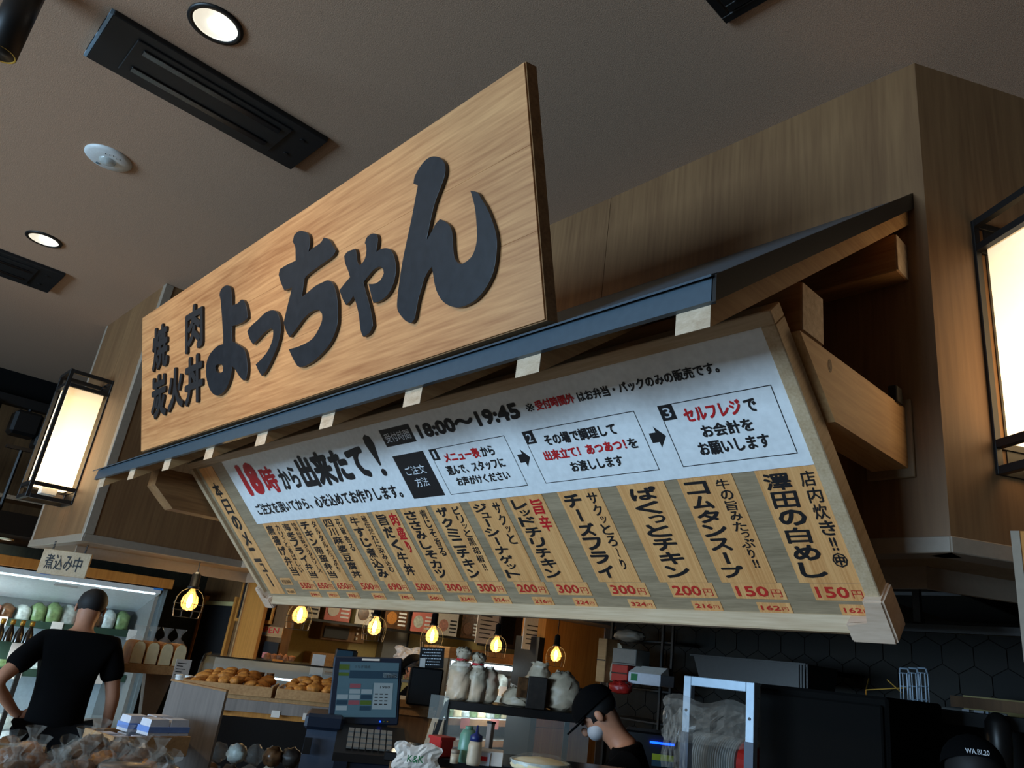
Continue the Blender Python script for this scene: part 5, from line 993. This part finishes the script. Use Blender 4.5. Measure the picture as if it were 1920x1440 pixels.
bottle(871, 2.95, [(.026, 0), (.030, .01), (.031, .05), (.028, .09), (.020, .105)], 'bottle_green', [(.014, .105), (.014, .115)], 'bottle_green', 'green tinted bottle lying low on the front counter')
bottle(887, 2.9, [(.022, 0), (.025, .01), (.024, .06), (.020, .075)], 'bag_cream', [(.022, .075), (.021, .092), (.006, .10), (.003, .125)], 'bottle_blue', 'squeeze bottle with a dark blue nozzle cap on the front counter')
bottle(851, 2.9, [(.014, 0), (.015, .03)], 'bag_cream', [(.015, .03), (.015, .042)], 'trim_pale', 'tiny cream capped jar between the red container and the green bottle', 'jar')
q = place(915, 1430, 2.95); X = Matrix.Translation(q) @ Matrix.Rotation(R(48), 4, 'Z'); t = thing('flat_carton', 'flat white carton with a red printed label on the front counter', 'box', q); g = G(); g.X = X; g.box(-.045, .05, -.03, .06, 0, .045, .002).build('carton', 'paper_white', t); g = G(); g.X = X @ Matrix.Translation((-.0, -.033, .0)); g.box(-.04, .005, -.002, .002, .0, .04).build('label_card', 'egg_white', t); g = G(); g.X = X @ Matrix.Translation((-.0, -.0365, .0)); g.box(-.03, -.005, -.001, .001, .014, .028).build('print', 'red_ink', t)
q = place(912, 1430, 3.1); t = thing('pepper_mill', 'dark upright stick behind the flat white carton', 'stick', q); G().box(q.x - .012, q.x + .012, q.y - .01, q.y + .01, q.z, q.z + .125, .002).build('body', 'greige_wood', t); G().box(q.x - .013, q.x + .013, q.y - .011, q.y + .011, q.z + .12, q.z + .128).build('tip', 'black_metal', t)
t = thing('wrapped_bowl', 'wide shallow bowl of pale food under cling film at the bottom edge', 'bowl', place(1012, 1432, 2.9)); q = place(1012, 1436, 2.9); X = Matrix.Translation(q + Vector((0, 0, -.01)))
G().lathe([(.06, 0), (.09, .02), (.105, .045), (.10, .045), (.08, .02)], (0, 0, 0), 24, X=X, cap=False).build('dish', 'pale_pack', t, True); random.seed(3); g = G(); g.ball((0, 0, .03), .1, (1, 1, .26), 3, .05, X=Matrix.Identity(4)); g2 = g; g2.bm.transform(X); g2.build('food_heap', 'bread', t, True); g = G(); g.ball((0, 0, .035), .108, (1, 1, .32), 3, .08); g.bm.transform(X); g.build('cling_film', 'film', t)
# egg boxes on a wood crate, front left
F12 = yawed(278, 1405, 3.9, 28); t = thing('wood_crate', 'slanted wood crate holding white and blue egg packs beside the man', 'crate', (F12.translation.x, F12.translation.y, F12.translation.z - .1)); zc = -.02
for q in ((-.16, .17, -.01, .0, -.03, .05), (-.16, .17, .25, .26, -.03, .05), (-.16, -.15, 0, .25, -.03, .05), (.16, .17, 0, .25, -.03, .05)): g = G(); g.X = F12; g.box(*q, bev=.002).build('side_board', 'shelf_wood', t)
g = G(); g.X = F12; g.box(-.15, .16, 0, .25, -.03, -.02).build('base', 'shelf_wood', t); g = G(); g.X = F12; g.box(-.1, .1, .05, .2, -F12.translation.z, -.03).build('stand', 'brown_wood', t)
for k, (u, v, w) in enumerate(((-.11, .06, -.02), (.0, .06, -.02), (.11, .06, -.02), (-.11, .18, -.02), (.0, .18, -.02), (.11, .18, -.02), (.03, .06, .05), (.12, .06, .05), (.0, .18, .05), (.11, .18, .05))):
    X = F12 @ Matrix.Translation((u, v, w)); t = thing('egg_pack', 'small white egg pack with a blue band in the wood crate', 'egg pack', X.translation, group='egg packs in the wood crate')
    g = G(); g.X = X; g.hexa([(-.045, -.05, 0), (.045, -.05, 0), (.045, .05, 0), (-.045, .05, 0)], [(-.038, -.04, .062), (.038, -.04, .062), (.038, .04, .062), (-.038, .04, .062)]).build('tray', 'egg_white', t); g = G(); g.X = X; g.box(-.0455, .0455, -.0505, .0505, .012, .034).build('label_band', 'pack_blue', t)
# shopping basket held by the man
F13 = yawed(222, 1400, 4.3, 0); t = thing('shopping_basket', 'black wire handled basket behind the egg packs', 'basket', F13.translation + Vector((0, 0, -.15)))
g = G(); g.X = F13; g.tube([(-.09, 0, -.03), (-.07, 0, .05), (-.02, 0, .075), (.06, 0, .08)], .008, 6).tube([(-.06, .1, -.03), (-.045, .1, .04), (.0, .1, .06)], .008, 6).build('handle', 'black_metal', t); g = G(); g.X = F13
for k in range(6): g.cyl((-.10 + k * .04, 0, -.03), (-.09 + k * .035, .02, -.2), .005, 5)
g.tube([(-.11, 0, -.03), (.12, 0, -.03)], .008, 6).tube([(-.11, 0, -.03), (-.11, .25, -.03), (.12, .25, -.03), (.12, 0, -.03)], .008, 6); g.build('basket_wires', 'black_metal', t)
# foreground heap of wrapped snacks
tb2 = yawed(130, 1475, 2.9, 0); t = thing('snack_table', 'dark low display table under the snack bags in the lower left corner', 'table', (tb2.translation.x, tb2.translation.y, 0)); g = G(); g.X = tb2; g.box(-.45, .42, -.15, .6, -.05, -.03, .003).build('top_board', 'black_metal', t); g = G(); g.X = tb2; g.box(-.4, .4, 0, .5, -tb2.translation.z, -.05).build('body', 'card_black', t)
pos = [(20, 1440), (60, 1425), (95, 1445), (50, 1405), (110, 1420), (145, 1405), (150, 1435), (175, 1390), (190, 1420), (205, 1440), (225, 1400), (240, 1430), (265, 1415), (275, 1440), (295, 1425), (120, 1445), (20, 1415), (305, 1445)]
for k, (px, py) in enumerate(pos):
    m = ['brown_pack', 'food_brown', 'brown_pack', 'food_gold', 'dark_pack'][k % 5]; random.seed(60 + k); X = Matrix.Translation(sp(px, py + 12, 3.0 + .12 * ((1440 - py) / 40)))
    t = thing('wrapped_snack', 'twisted clear bag of %s snacks heaped in the lower left corner' % {'brown_pack': 'brown', 'food_brown': 'reddish brown', 'food_gold': 'golden', 'dark_pack': 'dark'}[m], 'snack bag', X.translation, group='snack bags in the lower left corner')
    g = G(); g.ball((0, 0, 0), .047, (1.25, 1.0, .85), 3, .16); g.bm.transform(X); g.build('contents', m if m != 'film' else 'food_brown', t, True)
    g = G(); g.ball((0, 0, .004), .052, (1.2, .95, .85), 2, .12); g.lathe([(.02, .035), (.010, .055), (.03, .085)], (0, 0, 0), 8, X=Matrix.Rotation(random.uniform(-.6, .6), 4, 'Y'), cap=False); g.bm.transform(X); g.build('film', 'film', t)
t = thing('round_tub', 'round clear lidded tub of brown snacks at the bottom edge', 'tub', sp(230, 1440, 2.75)); X = Matrix.Translation(sp(230, 1452, 2.75)); G().lathe([(.055, -.04), (.065, .015), (.068, .02), (.066, .024)], (0, 0, 0), 24, X=X).build('tub', 'brown_pack', t, True); G().lathe([(.069, .018), (.069, .026), (.0, .028)], (0, 0, 0), 24, X=X, cap=False).build('lid', 'film', t, True)
t = thing('low_bin', 'wood edged low bin with a bright rim at the far left bottom', 'bin', sp(30, 1410, 4.6)); F14 = yawed(30, 1398, 4.6); g = G(); g.X = F14; g.box(-.3, .12, 0, .02, -.25, 0, .002).build('front_board', 'shelf_wood', t); g = G(); g.X = F14; g.box(-.3, .12, -.002, .022, 0, .008).build('rim', 'trim_pale', t); g = G(); g.X = F14; g.box(-.3, .12, .02, .4, -.25, -.2).build('base', 'shelf_wood', t)
for k in range(7): 
    o = crumpled(.052, (1.2, .9, .7), ['film', 'pink_pack', 'brown_pack', 'pale_pack'][k % 4], 'bagged_food', 80 + k); o.location = F14 @ Vector((-.25 + (k % 4) * .11, .12 + .14 * (k // 4), -.09 + .04 * (k % 3))); tag(o, '%s bagged food in the low bin left of the man' % ['clear', 'pink', 'brown', 'pale'][k % 4], 'food bag', 'bagged food in the low bin')

# ================================================================== PEOPLE
def skinmesh(name, verts, edges, mat, parent, sub=2, root=0):
    me = bpy.data.meshes.new(name); me.from_pydata([v[:3] for v in verts], edges, []); o = bpy.data.objects.new(name, me); COL.objects.link(o); o.parent = parent; WM[o] = WM[parent]
    m = o.modifiers.new('skin', 'SKIN'); s = o.modifiers.new('sub', 'SUBSURF'); s.levels = s.render_levels = sub
    for i, v in enumerate(verts):
        r_ = v[3] if isinstance(v[3], tuple) else (v[3], v[3]); me.skin_vertices[0].data[i].radius = r_; me.skin_vertices[0].data[i].use_root = (i == root)
    me.materials.append(MAT[mat]); 
    dg = bpy.context.evaluated_depsgraph_get(); m2 = bpy.data.meshes.new_from_object(o.evaluated_get(dg)); o.modifiers.clear(); o.data = m2
    for p in m2.polygons: p.use_smooth = True
    return o
def person(label, loc, yaw, J, parts=('hair', 'shirt', 'trousers'), cap=False, mask=False, captext=None):
    """J: joints in a body frame, x right, y forward, z up"""
    t = thing('person', label, 'person', loc, (0, 0, yaw))
    V = []; I = {}
    def a(n, p, r_): I[n] = len(V); V.append((*p, r_))
    a('pel', J['pel'], (.15, .11)); a('wai', J['wai'], (.135, .10)); a('che', J['che'], (.165, .115)); a('nkb', J['nkb'], (.075, .07)); a('nck', J['nck'], .055); a('hd0', J['hd0'], (.068, .075)); a('hd1', J['hd1'], (.076, .092)); a('hd2', J['hd2'], (.062, .075))
    E_ = [('pel', 'wai'), ('wai', 'che'), ('che', 'nkb'), ('nkb', 'nck'), ('nck', 'hd0'), ('hd0', 'hd1'), ('hd1', 'hd2')]
    for s in 'lr':
        a('sh' + s, J['sh' + s], .058); a('el' + s, J['el' + s], .042); a('wr' + s, J['wr' + s], .027); a('pa' + s, J['pa' + s], (.036, .022))
        E_ += [('che', 'sh' + s), ('sh' + s, 'el' + s), ('el' + s, 'wr' + s), ('wr' + s, 'pa' + s)]
        a('hp' + s, J['hp' + s], .088); a('kn' + s, J['kn' + s], .058); a('an' + s, J['an' + s], .038); a('to' + s, J['to' + s], (.042, .03)); E_ += [('pel', 'hp' + s), ('hp' + s, 'kn' + s), ('kn' + s, 'an' + s), ('an' + s, 'to' + s)]
        w = Vector(J['pa' + s]); d = (w - Vector(J['wr' + s])).normalized(); side = d.cross(Vector((0, 1, .3))).normalized()
        for k, L in enumerate((.062, .072, .066, .05)):
            f0 = w + side * (.026 - .017 * k) + d * .015; f1 = f0 + d * L * .5; f2 = f1 + (d * .6 + Vector((0, .5, -.3))).normalized() * L * .5
            a('f%d%s' % (k, s), f1, .009); a('g%d%s' % (k, s), f2, .0075); E_ += [('pa' + s, 'f%d%s' % (k, s)), ('f%d%s' % (k, s), 'g%d%s' % (k, s))]
        tv = w + side * .045 - d * .01; a('t0' + s, tv, .011); a('t1' + s, tv + d * .035 + side * .012, .009); E_ += [('pa' + s, 't0' + s), ('t0' + s, 't1' + s)]
    b = skinmesh('body', V, [(I[x], I[y]) for x, y in E_], 'skin', t)
    # face: nose, ears, eyes, mouth as features on the head
    h1 = Vector(J['hd1']); up = (Vector(J['hd2']) - Vector(J['hd0'])).normalized(); fw = (Vector((0, 1, 0)) - up * up.y).normalized(); rt = fw.cross(up)
    HX = Matrix.Translation(h1) @ Matrix((rt, fw, up)).transposed().to_4x4()
    def lb_(g, nm, mt): g.bm.transform(HX); return g.build(nm, mt, t, True, local=True)
    g = G(); g.ball((0, .098, -.02), .016, (.8, 1, 1.4), 2); lb_(g, 'nose', 'skin')
    for s in (-1, 1): g = G(); g.ball((s * .080, -.005, -.01), .026, (.35, .7, 1.1), 2); lb_(g, 'ear', 'skin'); g = G(); g.ball((s * .031, .083, .012), .010, (1.2, .6, .7), 2); lb_(g, 'eye', 'ink')
    g = G(); g.ball((0, .086, -.055), .022, (1, .3, .25), 2); lb_(g, 'mouth', 'pink_pack')
    g = G(); g.ball((0, -.012, .030), .099, (.86, 1.02, .90), 3, .015)
    for v in list(g.bm.verts):
        if v.co.z < -.035 or (v.co.y > .055 and v.co.z < .05): g.bm.verts.remove(v)
    lb_(g, 'hair', 'hair')
    if cap:
        g = G(); g.ball((0, -.005, .035), .108, (.92, 1.05, .92), 3)
        for v in list(g.bm.verts):
            if v.co.z < .02: g.bm.verts.remove(v)
        c_ = lb_(g, 'cap', 'cloth_black')
        g = G(); g.prism([(-.075, .07), (-.065, .13), (-.03, .165), (.03, .165), (.065, .13), (.075, .07)], .022, .03); lb_(g, 'cap_brim', 'cloth_black')
        g = G(); g.ball((0, -.005, .135), .012, (1, 1, .6), 1); lb_(g, 'cap_button', 'cloth_black')
        if captext: g = G(); g.X = Matrix.Translation((0, -.113, .045)) @ Matrix.Rotation(R(90), 4, 'X'); put(g, captext, -.035, .012, .035, -.004, .004, .02); lb_(g, 'cap_lettering', 'white_ink')
    if mask: g = G(); g.ball((0, .042, -.05), .060, (1.05, .92, .8), 3); lb_(g, 'face_mask', 'mask_grey')
    # clothes follow the body with a little ease
    def cloth(nm, names, edges, grow, mt, trim=None):
        idx = {n_: i for i, n_ in enumerate(names)}; vv = []
        for n_ in names:
            p = J.get(n_, None); p = trim[n_] if trim and n_ in trim else p
            base = V[I[n_]][3] if n_ in I else ((.15, .11) if n_ == 'hem' else grow[1]); base = base if isinstance(base, tuple) else (base, base); vv.append((*p, (base[0] + grow[0], base[1] + grow[0])))
        return skinmesh(nm, vv, [(idx[x], idx[y]) for x, y in edges], mt, t)
    lerp = lambda p, q, k: tuple(Vector(p).lerp(Vector(q), k)); tr = {'hem': tuple(Vector(J['pel']) - Vector((0, 0, .10)))}
    for s in 'lr': tr['sl' + s] = lerp(J['sh' + s], J['el' + s], .72)
    cloth('t_shirt', ['hem', 'pel', 'wai', 'che', 'nkb', 'shl', 'shr', 'sll', 'slr'], [('hem', 'pel'), ('pel', 'wai'), ('wai', 'che'), ('che', 'nkb'), ('che', 'shl'), ('shl', 'sll'), ('che', 'shr'), ('shr', 'slr')], (.022, .052), 'cloth_black', tr)
    for s in 'lr': tr['cu' + s] = lerp(J['kn' + s], J['an' + s], .9)
    cloth('trousers', ['pel', 'hpl', 'hpr', 'knl', 'knr', 'cul', 'cur'], [('pel', 'hpl'), ('pel', 'hpr'), ('hpl', 'knl'), ('knl', 'cul'), ('hpr', 'knr'), ('knr', 'cur')], (.026, .05), 'cloth_black', tr)
    for s in 'lr': q = Vector(J['to' + s]); g = G(); g.ball((q.x, q.y - .06, .045), .13, (.42, 1.05, .36), 2); g.build('shoe', 'cloth_black', t, True, local=True)
    return t
def stand(h=1.72, lean=0.0, head=(0, 0), hands=None):
    k = h / 1.72; J = {}
    J['pel'] = (0, 0, .95 * k); J['wai'] = (0, .02 + lean * .1, 1.10 * k); J['che'] = (0, .02 + lean * .5, 1.34 * k); J['nkb'] = (0, .03 + lean * .8, 1.455 * k); J['nck'] = (0, .045 + lean, 1.50 * k)
    hx, hy = head; J['hd0'] = (hx * .4, .06 + lean + hy * .4, 1.55 * k); J['hd1'] = (hx * .8, .07 + lean + hy, 1.61 * k - hy * .15); J['hd2'] = (hx, .06 + lean + hy * 1.5, 1.665 * k - hy * .4)
    for s, g_ in (('l', -1), ('r', 1)):
        J['sh' + s] = (g_ * .185, .02 + lean * .6, 1.39 * k); J['el' + s] = (g_ * .24, -.02 + lean * .5, 1.10 * k); J['wr' + s] = (g_ * .25, .08 + lean * .5, .87 * k); J['pa' + s] = (g_ * .25, .11 + lean * .5, .79 * k)
        J['hp' + s] = (g_ * .10, 0, .88 * k); J['kn' + s] = (g_ * .11, .02, .48 * k); J['an' + s] = (g_ * .12, -.02, .09); J['to' + s] = (g_ * .13, .10, .045)
    if hands: J.update(hands)
    return J
def bodyyaw(px, py, d, turn):
    p = sp(px, py, d); return (p.x, p.y, 0), math.atan2(p.y, p.x) - math.pi / 2 + R(turn)
loc, yw = bodyyaw(168, 1140, 5.8, 0)
person('man in black t-shirt seen from behind, hand on hip before the chiller', loc, yw, stand(1.76, 0.02, (0.01, .03), dict(ell=(-.345, -.10, 1.18), wrl=(-.21, .02, 1.02), pal=(-.165, .05, 1.0), elr=(.275, .02, 1.13), wrr=(.29, .12, .90), par=(.29, .15, .83))))
loc, yw = bodyyaw(1225, 1340, 3.9, 90)
person('cook in black cap and t-shirt looking down, with a grey face mask', loc, yw, stand(1.52, .12, (0, .07), dict(ell=(-.22, .25, 1.05), wrl=(-.12, .42, 1.02), pal=(-.08, .48, 1.0), elr=(.22, .25, 1.05), wrr=(.12, .42, 1.02), par=(.08, .48, 1.0))), cap=True, mask=True)
loc, yw = bodyyaw(805, 1260, 7.5, 60)
person('far clerk with a black cap bending over behind the till screen', loc, yw, stand(1.55, .05, (0, .05), dict(ell=(-.22, .2, 1.05), wrl=(-.12, .36, 1.05), pal=(-.08, .42, 1.03), elr=(.22, .2, 1.05), wrr=(.12, .36, 1.05), par=(.08, .42, 1.03))), cap=True)
loc, yw = bodyyaw(1838, 1410, 2.95, 10)
person('worker in a black cap at the lower right corner, seen from behind', loc, yw, stand(1.50, .04, (0, .03), dict(elr=(.22, .2, 1.0), wrr=(.12, .36, 1.0), par=(.08, .42, 1.0))), cap=True, captext='WA.BI.20')
t = None
o = film_sheet(yawed(768, 1238, 8.1), .30, .12, 77, 'white paper hood fan shape behind the black cap of the far clerk', name='paper_fan', depth=.02, mat='paper_white')
